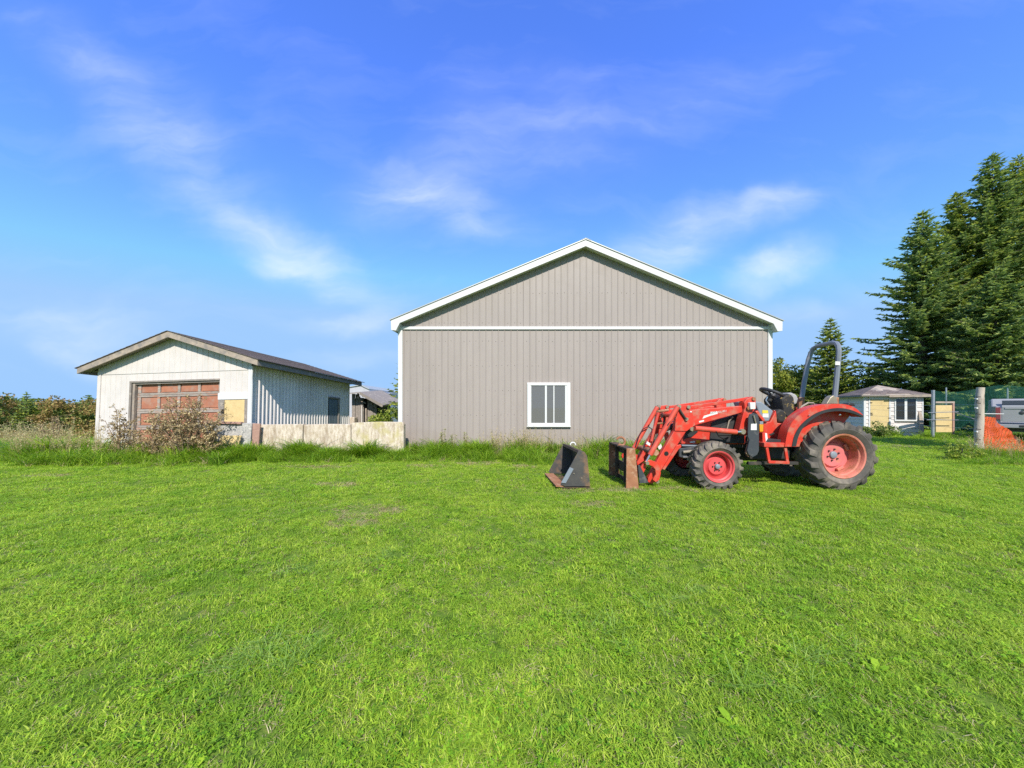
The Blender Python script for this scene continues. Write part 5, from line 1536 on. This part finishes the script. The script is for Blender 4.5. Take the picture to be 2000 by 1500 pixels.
# undergrowth below them, and a far wood behind
for nm, lb_mat, y0, y1, x0, x1, zlo, zhi, n, lf in (('hedge_undergrowth', 'autumn', 36.2, 37.6, -52, -38, 0.0, 1.3, 5200, .24), ('far_wood', 'dark_leaf', 70, 76, -130, -40, 0.0, 5.5, 14000, .75)):
    g = np.random.default_rng(90)
    pos = np.stack([g.uniform(x0, x1, n), g.uniform(y0, y1, n), np.zeros(n)], 1)
    hh = zhi * (.55 + .45 * np.sin(pos[:, 0] * .8) * np.sin(pos[:, 0] * .37 + 1))
    pos[:, 2] = gz(pos[:, 0], pos[:, 1]) + zlo + hh * g.uniform(0, 1, n) ** .7
    al = rand_dirs(n)
    o = fast_mesh(nm, rhombs(pos, al, unit(np.cross(al, rand_dirs(n))), lf * g.uniform(.6, 1.3, n), lf * .6 * g.uniform(.7, 1.2, n)), 4, M[lb_mat])
    tag(o, 'brownish undergrowth along the foot of the field hedge' if nm[0] == 'h' else 'far-off dark wood beyond the left field', 'undergrowth' if nm[0] == 'h' else 'wood')
    o['kind'] = 'stuff'
# broad tree beside the drive, just out of view to the right: its shade falls across the drive
leafy('broad_tree', 'broad leafy tree standing beside the drive to the right of the log post', 1000 + 16.7 / 7.5 * F, 7.5, HZ - (8.8 - CH) * F / 7.5, 1.8, M['lime_leaf'], M['trunk'], 5200, .24, 77, clumps=34, base=.5)

# ------------------------------------------------------------------ scattered grass
protos = {}


def proto(name, verts, faces, mat):
    me = bpy.data.meshes.new(name)
    me.from_pydata(verts, [], faces); me.materials.append(mat); me.update()
    return bpy.data.objects.new(name, me)


def blades(n, rad, h0, h1, w, bend, g, seg=2):
    vs, fs = [], []
    for i in range(n):
        a = g.uniform(0, 6.283); r_ = rad * math.sqrt(g.uniform(0, 1))
        bx_, by_ = r_ * math.cos(a), r_ * math.sin(a)
        h = g.uniform(h0, h1); d = g.uniform(0, 6.283); bn_ = bend * g.uniform(.3, 1.3) * h
        wd = w * g.uniform(.7, 1.3)
        pa = d + 1.57 + g.uniform(-.5, .5)
        b = len(vs)
        for k in range(seg):
            t_ = k / seg
            ww = wd * (1 - .35 * t_)
            cx_, cy_, cz_ = bx_ + math.cos(d) * bn_ * t_ ** 2, by_ + math.sin(d) * bn_ * t_ ** 2, h * (t_ - .22 * bend * t_ ** 2) - (.01 if k == 0 else 0)
            vs += [(cx_ - math.cos(pa) * ww / 2, cy_ - math.sin(pa) * ww / 2, cz_), (cx_ + math.cos(pa) * ww / 2, cy_ + math.sin(pa) * ww / 2, cz_)]
        vs.append((bx_ + math.cos(d) * bn_, by_ + math.sin(d) * bn_, h * (1 - .22 * bend)))
        for k in range(seg - 1):
            fs.append((b + 2 * k, b + 2 * k + 1, b + 2 * k + 3, b + 2 * k + 2))
        fs.append((b + 2 * seg - 2, b + 2 * seg - 1, b + 2 * seg))
    return vs, fs


def clover(n, rad, g):
    vs, fs = [], []
    for i in range(n):
        a = g.uniform(0, 6.283); r_ = rad * math.sqrt(g.uniform(0, 1))
        c_ = np.array([r_ * math.cos(a), r_ * math.sin(a), g.uniform(.018, .042)])
        tl = g.normal(0, .35, 2)
        for k in range(3):
            q = a + k * 2.094
            L = g.uniform(.007, .013)
            u = np.array([math.cos(q), math.sin(q), tl[0] * math.cos(q) + tl[1] * math.sin(q)]); v = np.array([-math.sin(q), math.cos(q), -tl[0] * math.sin(q) + tl[1] * math.cos(q)])
            b = len(vs)
            vs += [tuple(c_), tuple(c_ + u * L * .6 - v * L * .45), tuple(c_ + u * L), tuple(c_ + u * L * .6 + v * L * .45)]
            fs.append((b, b + 1, b + 2, b + 3))
    return vs, fs


def stalks(n, rad, h0, h1, g, head=True):
    """dry seed stalks: thin stem and a loose head"""
    vs, fs = [], []
    for i in range(n):
        a = g.uniform(0, 6.283); r_ = rad * math.sqrt(g.uniform(0, 1))
        b0 = np.array([r_ * math.cos(a), r_ * math.sin(a), 0]); h = g.uniform(h0, h1)
        ln = np.array([g.normal(0, .12), g.normal(0, .12), 1.0]) * h
        for q in (0, 1.57):
            s = np.array([math.cos(q), math.sin(q), 0]) * .003
            b = len(vs); vs += [tuple(b0 - s), tuple(b0 + s), tuple(b0 + ln + s * .6), tuple(b0 + ln - s * .6)]; fs.append((b, b + 1, b + 2, b + 3))
        for j in range(9 if head else 0):
            t_ = g.uniform(.72, 1.02); c_ = b0 + ln * t_ + g.normal(0, .016, 3)
            u = unit(g.normal(size=3) + np.array([0, 0, .8])); v = unit(np.cross(u, g.normal(size=3)))
            L = g.uniform(.018, .04)
            b = len(vs); vs += [tuple(c_), tuple(c_ + u * L * .5 + v * L * .25), tuple(c_ + u * L), tuple(c_ + u * L * .5 - v * L * .25)]; fs.append((b, b + 1, b + 2, b + 3))
    return vs, fs


def scatter(name, coll, pts, rz, sc_, pick, label, cat):
    me = bpy.data.meshes.new(name)
    me.vertices.add(len(pts)); me.vertices.foreach_set('co', np.asarray(pts, np.float32).ravel())
    for nm, tp, arr in (('rz', 'FLOAT', rz), ('sc', 'FLOAT', sc_), ('pick', 'INT', pick)):
        at = me.attributes.new(nm, tp, 'POINT'); at.data.foreach_set('value', np.asarray(arr, np.float32 if tp == 'FLOAT' else np.int32))
    me.update()
    o = link(bpy.data.objects.new(name, me))
    ng = bpy.data.node_groups.new(name, 'GeometryNodeTree')
    ng.interface.new_socket('Geometry', in_out='INPUT', socket_type='NodeSocketGeometry')
    ng.interface.new_socket('Geometry', in_out='OUTPUT', socket_type='NodeSocketGeometry')
    N, Lk = ng.nodes, ng.links
    gi, go = N.new('NodeGroupInput'), N.new('NodeGroupOutput')
    ci = N.new('GeometryNodeCollectionInfo'); ci.inputs['Collection'].default_value = coll
    ci.inputs['Separate Children'].default_value = True; ci.inputs['Reset Children'].default_value = True
    ip = N.new('GeometryNodeInstanceOnPoints'); ip.inputs['Pick Instance'].default_value = True

    def attr(nm, tp):
        a = N.new('GeometryNodeInputNamedAttribute'); a.data_type = tp; a.inputs['Name'].default_value = nm
        return a.outputs['Attribute']
    cx_ = N.new('ShaderNodeCombineXYZ'); Lk.new(attr('rz', 'FLOAT'), cx_.inputs[2])
    er = N.new('FunctionNodeEulerToRotation'); Lk.new(cx_.outputs[0], er.inputs[0])
    Lk.new(gi.outputs[0], ip.inputs['Points']); Lk.new(ci.outputs[0], ip.inputs['Instance'])
    Lk.new(attr('pick', 'INT'), ip.inputs['Instance Index']); Lk.new(er.outputs[0], ip.inputs['Rotation']); Lk.new(attr('sc', 'FLOAT'), ip.inputs['Scale'])
    Lk.new(ip.outputs[0], go.inputs[0])
    md = o.modifiers.new('scatter', 'NODES'); md.node_group = ng
    o['kind'] = 'stuff'
    return tag(o, label, cat)


M['grass'] = leafmat('lawn_grass', [(.085, .19, .014), (.25, .42, .025), (.43, .60, .042), (.64, .72, .12)], .40, .6, big=.4, bigcol=(.51, .62, .085), bigscale=.7, objw=.45, dark=(.20, .37, .028))
M['clover'] = leafmat('clover_leaf', [(.12, .28, .015), (.24, .44, .02), (.38, .55, .035)], .35, .5, objw=.5)
M['straw'] = leafmat('dry_straw', [(.30, .24, .10), (.52, .42, .21), (.68, .58, .34)], .25, .8, objw=.4)
M['lush'] = leafmat('tall_green_grass', [(.06, .15, .012), (.17, .32, .02), (.31, .48, .03), (.48, .58, .08)], .42, .5, objw=.4)
M['tan'] = leafmat('dry_tall_grass', [(.28, .21, .09), (.46, .36, .19), (.58, .48, .29), (.30, .32, .10)], .25, .8, objw=.4)
M['blue_grass'] = leafmat('bluish_tussock_grass', [(.17, .30, .045), (.28, .44, .08), (.42, .56, .13)], .35, .6, objw=.3)


def collection(name, objs):
    c = bpy.data.collections.new(name)
    for i, (vs, fs, mt) in enumerate(objs):
        c.objects.link(proto('%s_%02d' % (name, i), vs, fs, M[mt]))
    return c


g0 = np.random.default_rng(5)
lawn_c = collection('lawn_tuft', [(*blades(22, .060, .018, .052, .0034, 1.25, g0, 3), 'grass') for _ in range(6)] +
                    [(*blades(13, .055, .018, .045, .0078, 1.5, g0, 3), 'grass') for _ in range(2)] +
                    [(*clover(9, .06, g0), 'clover') for _ in range(2)] + [(*blades(12, .06, .012, .036, .0034, 1.9, g0, 3), 'straw') for _ in range(2)])
tall_c = collection('tall_tuft', [(*blades(20, .12, .15, .55, .011, 1.2, g0, 4), 'lush') for _ in range(5)] + [(*blades(18, .10, .12, .36, .008, 1.2, g0, 4), 'tan') for _ in range(2)])
stalk_c = collection('seed_stalk', [(*stalks(6, .12, .35, .75, g0), 'tan') for _ in range(3)])
tuss_c = collection('tussock', [(*blades(24, .09, .07, .15, .0045, 1.6, g0, 4), 'blue_grass') for _ in range(3)])



def clear_of_buildings(x, y):
    ok = ~((x > -3.62) & (x < 8.15) & (y > 11.08))
    # garage, turned 7 degrees
    dx_, dy_ = x + 7.77, y - 10.6
    lx = dx_ * math.cos(R(7)) - dy_ * math.sin(R(7)); ly = dx_ * math.sin(R(7)) + dy_ * math.cos(R(7))
    ok &= ~((lx > -5.4) & (lx < .05) & (ly > -.02) & (ly < 5.2))
    dx_, dy_ = x - sx, y - sy
    lx = dx_ * math.cos(sth) + dy_ * math.sin(sth); ly = -dx_ * math.sin(sth) + dy_ * math.cos(sth)
    ok &= ~((lx > -.03) & (lx < S + .03) & (ly > -.03) & (ly < S))
    return ok


def lawn_points(y0, y1, den, s0, s1, g, xmin=None, xmax=None):
    hw = 1.7 * y1 + 2.4
    xa, xb = (xmin if xmin is not None else -hw), (xmax if xmax is not None else hw)
    n = int((xb - xa) * (y1 - y0) * den)
    x, y = g.uniform(xa, xb, n), g.uniform(y0, y1, n)
    k = (np.abs(x) < 1.7 * np.maximum(y, 0) + 2.4) & clear_of_buildings(x, y)
    # thinner and drier where the turf is worn
    x, y = x[k], y[k]
    return np.stack([x, y, gz(x, y) - .003], 1), g.uniform(s0, s1, len(x))


PATCH = [(655, 948, .45, .12), (715, 1000, .5, .16), (690, 1022, .35, .1), (930, 905, .6, .18), (1330, 957, .55, .10), (1220, 957, .4, .10), (1420, 960, .6, .08), (1120, 958, .45, .10), (620, 912, .9, .12), (830, 910, .5, .12), (340, 905, .45, .3), (1020, 912, .4, .12), (1160, 985, .35, .10), (90, 930, .5, .1)]


def patchness(x, y):
    r_ = np.zeros(len(x))
    for px, py, rx, ry in PATCH:
        Y = CH * F / (py - HZ); X = (px - 1000) * Y / F
        r_ = np.maximum(r_, 1 - ((x - X) / (rx * 1.0)) ** 2 - ((y - Y) / (ry * 2.0)) ** 2)
    return r_


allp, alls = [], []
for (ya, yb, den, s0, s1, xa, xb) in ((-.6, 3.0, 950, .75, 1.15, None, None), (3.0, 6.0, 600, .8, 1.25, None, None), (6.0, 9.2, 300, .95, 1.5, None, None),
                                      (9.2, 14, 95, 1.3, 2.0, None, None), (14, 22, 30, 2.0, 3.0, 8, 34), (14, 24, 22, 2.5, 3.5, -38, -8), (24, 37, 7, 4, 6, -58, -12)):
    p_, s_ = lawn_points(ya, yb, den, s0, s1, g0, xa, xb)
    allp.append(p_); alls.append(s_)
lp, ls = np.concatenate(allp), np.concatenate(alls)
pn = patchness(lp[:, 0], lp[:, 1])
rand = g0.uniform(0, 1, len(lp))
pick = np.where(rand < .55, g0.integers(0, 6, len(lp)), np.where(rand < .74, g0.integers(6, 8, len(lp)), np.where(rand < .84, g0.integers(8, 10, len(lp)), g0.integers(10, 12, len(lp)))))
pick = np.where((pn > 0) & (g0.uniform(0, 1, len(lp)) < .75), g0.integers(10, 12, len(lp)), pick)
# taller patches here and there
hv = np.array([noise.noise(Vector((a * 1.1, b * 1.1, 0))) for a, b in lp[:, :2]])
hv2 = np.array([noise.noise(Vector((a * 5.5, b * 5.5, 4))) for a, b in lp[:, :2]])
ls = ls * (1 + .35 * np.clip(hv, -.6, 1)) * (1 + .40 * np.clip(hv2, -.7, 1))
keep = (hv2 + .35 * hv > -.58 + .25 * g0.uniform(-1, 1, len(lp))) | (lp[:, 1] > 9)
lp, ls, pick = lp[keep], ls[keep], pick[keep]
scatter('lawn_grass', lawn_c, lp, g0.uniform(0, 6.283, len(lp)), ls, pick, 'short bright green mown lawn filling the foreground', 'grass')

# tall unmown grass along the foot of the walls, round the tractor and the log post
tp, ts, tk_ = [], [], []


def strip(px0, px1, Ya, Yb, n, s0, s1, dry=.12, front_fade=True):
    px = g0.uniform(px0, px1, n); Y = Ya + (Yb - Ya) * (g0.uniform(0, 1, n) ** (.7 if front_fade else 1))
    x = (px - 1000) * Y / F
    k = clear_of_buildings(x, Y)
    if px0 < 1300 and Yb > 8: k &= np.array([noise.noise(Vector((a * 1.3 + 5, b * 1.1, 2))) for a, b in zip(x, Y)]) > -.12 - .25 * g0.uniform(0, 1, n)
    x, Y = x[k], Y[k]
    f_ = (Y - Ya) / (Yb - Ya)
    tp.append(np.stack([x, Y, gz(x, Y) - .01], 1)); ts.append(g0.uniform(s0, s1, len(x)) * (.5 + .5 * f_) * np.array([.95 + .75 * noise.noise(Vector((a * 1.6, b * 1.2, 9))) for a, b in zip(x, Y)]))
    tk_.append(np.where(g0.uniform(0, 1, len(x)) < dry, g0.integers(5, 7, len(x)), g0.integers(0, 5, len(x))))


strip(25, 215, 8.4, 10.4, 620, 1.05, 1.7, .22)
strip(30, 190, 9.5, 10.6, 200, 1.1, 1.7, .3)
strip(200, 440, 8.45, 10.5, 800, .85, 1.5, .14)
strip(-40, 60, 9.0, 13, 420, .7, 1.2, .35)
strip(420, 620, 8.9, 10.2, 620, .75, 1.3, .10)
strip(560, 800, 9.1, 10.25, 700, .75, 1.25, .08)
strip(640, 720, 9.6, 10.3, 200, .9, 1.3, .05)
strip(780, 1000, 9.2, 11.0, 800, .75, 1.35, .10)
strip(980, 1330, 8.6, 11.05, 1300, .75, 1.4, .10)
strip(1280, 1560, 9.2, 11.05, 500, .4, .8, .1)
strip(1150, 1300, 7.7, 8.8, 160, .4, .7, .05)
strip(1320, 1720, 5.95, 6.08, 110, .16, .28, .0)
strip(1330, 1700, 6.2, 7.8, 320, .2, .36, .05)
strip(1090, 1260, 6.05, 7.5, 90, .18, .34, .05)
strip(1885, 2120, 8.6, 10.3, 800, .5, .85, .15)
strip(1700, 1760, 16.6, 17.6, 90, .8, 1.3, .1)
strip(1790, 1880, 15.6, 16.4, 120, .4, .8, .15)
strip(1840, 2080, 11.0, 18, 500, .6, 1.1, .4)
tp, ts, tk_ = np.concatenate(tp), np.concatenate(ts), np.concatenate(tk_)
scatter('tall_grass', tall_c, tp, g0.uniform(0, 6.283, len(tp)), ts, tk_, 'long unmown grass along the walls and round the posts', 'grass')
sp2, ss2 = [], []
for px0, px1, Ya, Yb, n, s0, s1 in ((25, 210, 9.2, 10.6, 100, .7, 1.25), (0, 150, 10.5, 14, 70, .7, 1.4), (210, 420, 9.4, 10.4, 60, .6, 1.0), (940, 1080, 10.3, 11.0, 34, .7, 1.15), (1090, 1200, 10.2, 11, 18, .6, 1.0), (800, 930, 10.5, 11.0, 12, .5, .8), (1890, 2060, 9.3, 10.8, 40, .5, .9)):
    px = g0.uniform(px0, px1, n); Y = g0.uniform(Ya, Yb, n); x = (px - 1000) * Y / F
    k = clear_of_buildings(x, Y)
    sp2.append(np.stack([x, Y, gz(x, Y)], 1)[k]); ss2.append(g0.uniform(s0, s1, n)[k])
sp2, ss2 = np.concatenate(sp2), np.concatenate(ss2)
scatter('seed_stalks', stalk_c, sp2, g0.uniform(0, 6.283, len(sp2)), ss2, g0.integers(0, 3, len(sp2)), 'thin dry seed stalks standing above the long grass', 'grass')
tq = []
for px, py, r_, n in ((445, 1310, .26, 11), (540, 1285, .20, 7), (1300, 1180, .30, 6), (1170, 1225, .26, 5), (1560, 1240, .30, 5), (760, 1085, .3, 6), (1540, 1350, .22, 7), (1120, 1050, .3, 5), (580, 1120, .2, 4)):
    Y = CH * F / (py - HZ); X = (px - 1000) * Y / F
    for _ in range(n):
        tq.append((X + g0.normal(0, r_ * .6), Y + g0.normal(0, r_ * .45)))
tq = np.array(tq)
scatter('grass_tussocks', tuss_c, np.stack([tq[:, 0], tq[:, 1], gz(tq[:, 0], tq[:, 1]) - .004], 1), g0.uniform(0, 6.283, len(tq)), g0.uniform(.5, .95, len(tq)), g0.integers(0, 3, len(tq)), 'coarse bluish grass tussocks in the foreground lawn', 'grass')


def rosette(n, L0, L1, g):
    vs, fs = [], []
    for i in range(n):
        q = 6.283 * i / n + g.uniform(-.3, .3); L = g.uniform(L0, L1); el = g.uniform(.15, .7); w = L * g.uniform(.14, .2)
        u = np.array([math.cos(q) * math.cos(el), math.sin(q) * math.cos(el), math.sin(el)]); v = np.array([-math.sin(q), math.cos(q), 0])
        b = len(vs)
        vs += [(0, 0, .004), tuple(u * L * .45 - v * w), tuple(u * L * .45 + v * w), tuple(u * L * .8 - v * w * .8 - np.array([0, 0, L * .1])), tuple(u * L * .8 + v * w * .8 - np.array([0, 0, L * .1])), tuple(u * L - np.array([0, 0, L * .22]))]
        fs += [(b, b + 1, b + 2), (b + 1, b + 3, b + 4, b + 2), (b + 3, b + 5, b + 4)]
    return vs, fs


ros_c = collection('rosette', [(*rosette(9, .05, .11, g0), 'clover') for _ in range(4)])
rp_, rs_ = lawn_points(.9, 7.5, 3.5, .4, .95, g0)
scatter('lawn_weeds', ros_c, rp_, g0.uniform(0, 6.283, len(rp_)), rs_, g0.integers(0, 4, len(rp_)), 'low broad-leaved weeds dotted through the lawn', 'weeds')


# ------------------------------------------------------------------ single weeds and dead shrubs
def dead_shrub(px, Y, hw_px, top_py, label, stems=9, seed=1, leafy_=1.0, dark=False):
    g = np.random.default_rng(seed)
    x = (px - 1000) * Y / F; zb = float(gz(x, Y))
    H = CH - (top_py - HZ) * Y / F - zb; Wd = hw_px * Y / F
    t_ = thing('dead_shrub', label, 'shrub', (x, Y, zb), group='dead shrubs in front of the garage')
    mb = MB(); tips = []
    for i in range(stems):
        a = g.uniform(0, 6.283); sp_ = g.uniform(.1, 1) * Wd
        h = H * g.uniform(.62, 1.0) * (1 - .25 * (sp_ / Wd) ** 2)
        b = Vector((x + math.cos(a) * sp_ * .18, Y + math.sin(a) * sp_ * .12, zb - .05))
        e = Vector((x + math.cos(a) * sp_, Y + math.sin(a) * sp_ * .6, zb + h))
        m = b.lerp(e, .5) + Vector((-math.cos(a) * sp_ * .15, 0, h * .06))
        mb.tube([b, m, e], [.014, .010, .005], 5)
        for j in range(11):
            f = g.uniform(.30, 1)
            p = b.lerp(m, f * 2) if f < .5 else m.lerp(e, f * 2 - 1)
            d = Vector((g.normal(0, 1), g.normal(0, .7), abs(g.normal(.7, .5)))).normalized() * g.uniform(.12, .34) * (1.25 - f * .5) * H * .6
            q = p + d
            mb.tube([p, p.lerp(q, .55) + Vector((0, 0, .015)), q], [.006, .005, .003], 4)
            tips.append((p, q))
            for k in range(3):
                q2 = p.lerp(q, g.uniform(.4, 1)); d2 = Vector((g.normal(0, 1), g.normal(0, .8), g.normal(.5, .6))).normalized() * g.uniform(.05, .14) * H * .6
                mb.tube([q2, q2 + d2], [.004, .0025], 3)
                tips.append((q2, q2 + d2))
    mb.build('stems', M['dead_stem'], t_)
    T = np.array([[*b_] for a_, b_ in tips]); n = int(len(T) * 7 * leafy_)
    k = g.integers(0, len(T), n)
    pos = T[k] + g.normal(0, .020, (n, 3))
    al = rand_dirs(n)
    Lf = g.uniform(.018, .048, n)
    sh_ = fast_mesh('seed_heads', rhombs(pos, al, unit(np.cross(al, rand_dirs(n))), Lf, Lf * .75), 4, M['dead_leaf'], t_, Vector((x, Y, zb)))
    sh_['kind'] = 'stuff'
    return t_


dead_shrub(365, 9.55, 80, 770, 'big brown dead shrub full of seed heads before the garage door', 24, 101, .75)
dead_shrub(298, 9.65, 56, 808, 'lower brown dead shrub left of the big one', 13, 102, .75)
dead_shrub(232, 9.70, 48, 797, 'sparse dark dead weed against the white garage wall', 7, 103, .8)
dead_shrub(408, 9.50, 34, 822, 'low dark dead shrub in front of the grey concrete slab', 9, 104, 1.0)
dead_shrub(112, 11.0, 26, 775, 'tall thin dead weed standing alone at the field edge', 3, 105, .45)


def weed(px, Y, top_py, label, seed, n_st=4, spread=.12, mt='lush', leaf=.055):
    g = np.random.default_rng(seed)
    x = (px - 1000) * Y / F; zb = float(gz(x, Y)); H = CH - (top_py - HZ) * Y / F - zb
    t_ = thing('weed', label, 'weed', (x, Y, zb), group='weeds along the barn wall')
    mb = MB(); P_, A_ = [], []
    for i in range(n_st):
        a = g.uniform(0, 6.283); e = Vector((x + math.cos(a) * spread * 1.3 * g.uniform(.2, 1), Y - abs(math.sin(a)) * spread * .5, zb + H * g.uniform(.7, 1)))
        b = Vector((x, Y - .02, zb - .03))
        mb.tube([b, b.lerp(e, .5) + Vector((0, 0, .02)), e], [.006, .005, .002], 5)
        m = int(70 * H / .6)
        for j in range(m):
            f = g.uniform(.12, 1); p = b.lerp(e, f); q = g.uniform(0, 6.283)
            d = np.array([math.cos(q), math.sin(q) * .8 - .1, g.uniform(-.1, .7)])
            P_.append(np.array(p)); A_.append(d)
    P_, A_ = np.array(P_), unit(np.array(A_)); n = len(P_)
    L = leaf * g.uniform(.6, 1.2, n)
    mb.build('stems', M['dead_stem'], t_)
    lv_ = fast_mesh('leaves', rhombs(P_ + A_ * (L * .5)[:, None], A_, unit(np.cross(A_, rand_dirs(n) + np.array([0, 0, 1.5]))), L, L * .35), 4, M[mt], t_, Vector((x, Y, zb)))
    lv_['kind'] = 'stuff'
    return t_


M['olive'] = leafmat('olive_weed_leaves', [(.21, .22, .07), (.36, .36, .13), (.52, .47, .24), (.38, .46, .13)], .3, .7, objw=0)
for i, (px, ty, lb, mt, ns, sp_) in enumerate(((866, 829, 'tallest olive weed against the barn wall near the slab wall', 'olive', 4, .10), (884, 842, 'middle olive weed beside the tallest weed', 'olive', 4, .12),
                                               (909, 840, 'right-hand olive weed of the three by the barn', 'olive', 4, .09), (968, 851, 'ragged olive weed left of the barn window', 'olive', 5, .16),
                                               (996, 858, 'short green weed below the left edge of the window', 'lush', 5, .14), (1074, 856, 'leafy weed against the barn wall right under the window', 'olive', 5, .12),
                                               (1165, 868, 'leafy green weed between the loose bucket and the rusty box', 'lush', 6, .16), (1130, 866, 'green weed behind the loose black bucket', 'olive', 5, .14))):
    weed(px, 10.75 if px < 1100 else 9.2, ty, lb, 200 + i, ns, sp_, mt)
leafy('dark_green_bush', 'low dark green bush in front of the yellow shed door', 1719, 16.9, 829, .62, M['dark_leaf'], M['trunk'], 1500, .09, 40, cat='bush', clumps=16, base=.0)
leafy('green_bush', 'leafy green bush at the foot of the log post', 1880, 9.6, 868, .34, M['lime_leaf'], M['trunk'], 700, .07, 41, cat='bush', clumps=12, base=.0)

# worn dirt track across the drive
M['dirt'] = pmat('dry_dirt', (.30, .225, .15), (.21, .15, .10), 6, .95, 0, .6, 30, c3=(.16, .17, .05), dirt=.4, dscale=5)
tr = MB()
n = 26
vs = []
for i in range(n + 1):
    f_ = i / n; px = 1690 + 215 * f_
    for py in (869.5 - 1.2 * math.sin(f_ * 5) + .6 * math.sin(f_ * 23), 873.5 + .8 * math.sin(f_ * 7) + .6 * math.sin(f_ * 31)):
        Y = CH * F / (py - HZ); X = (px - 1000) * Y / F
        vs.append((X, Y, float(gz(X, Y)) + .006))
tr.add(vs, [(2 * i + 1, 2 * i + 3, 2 * i + 2, 2 * i) for i in range(n)])
o = tr.build('dirt_track', M['dirt'], None)
o['kind'] = 'structure'
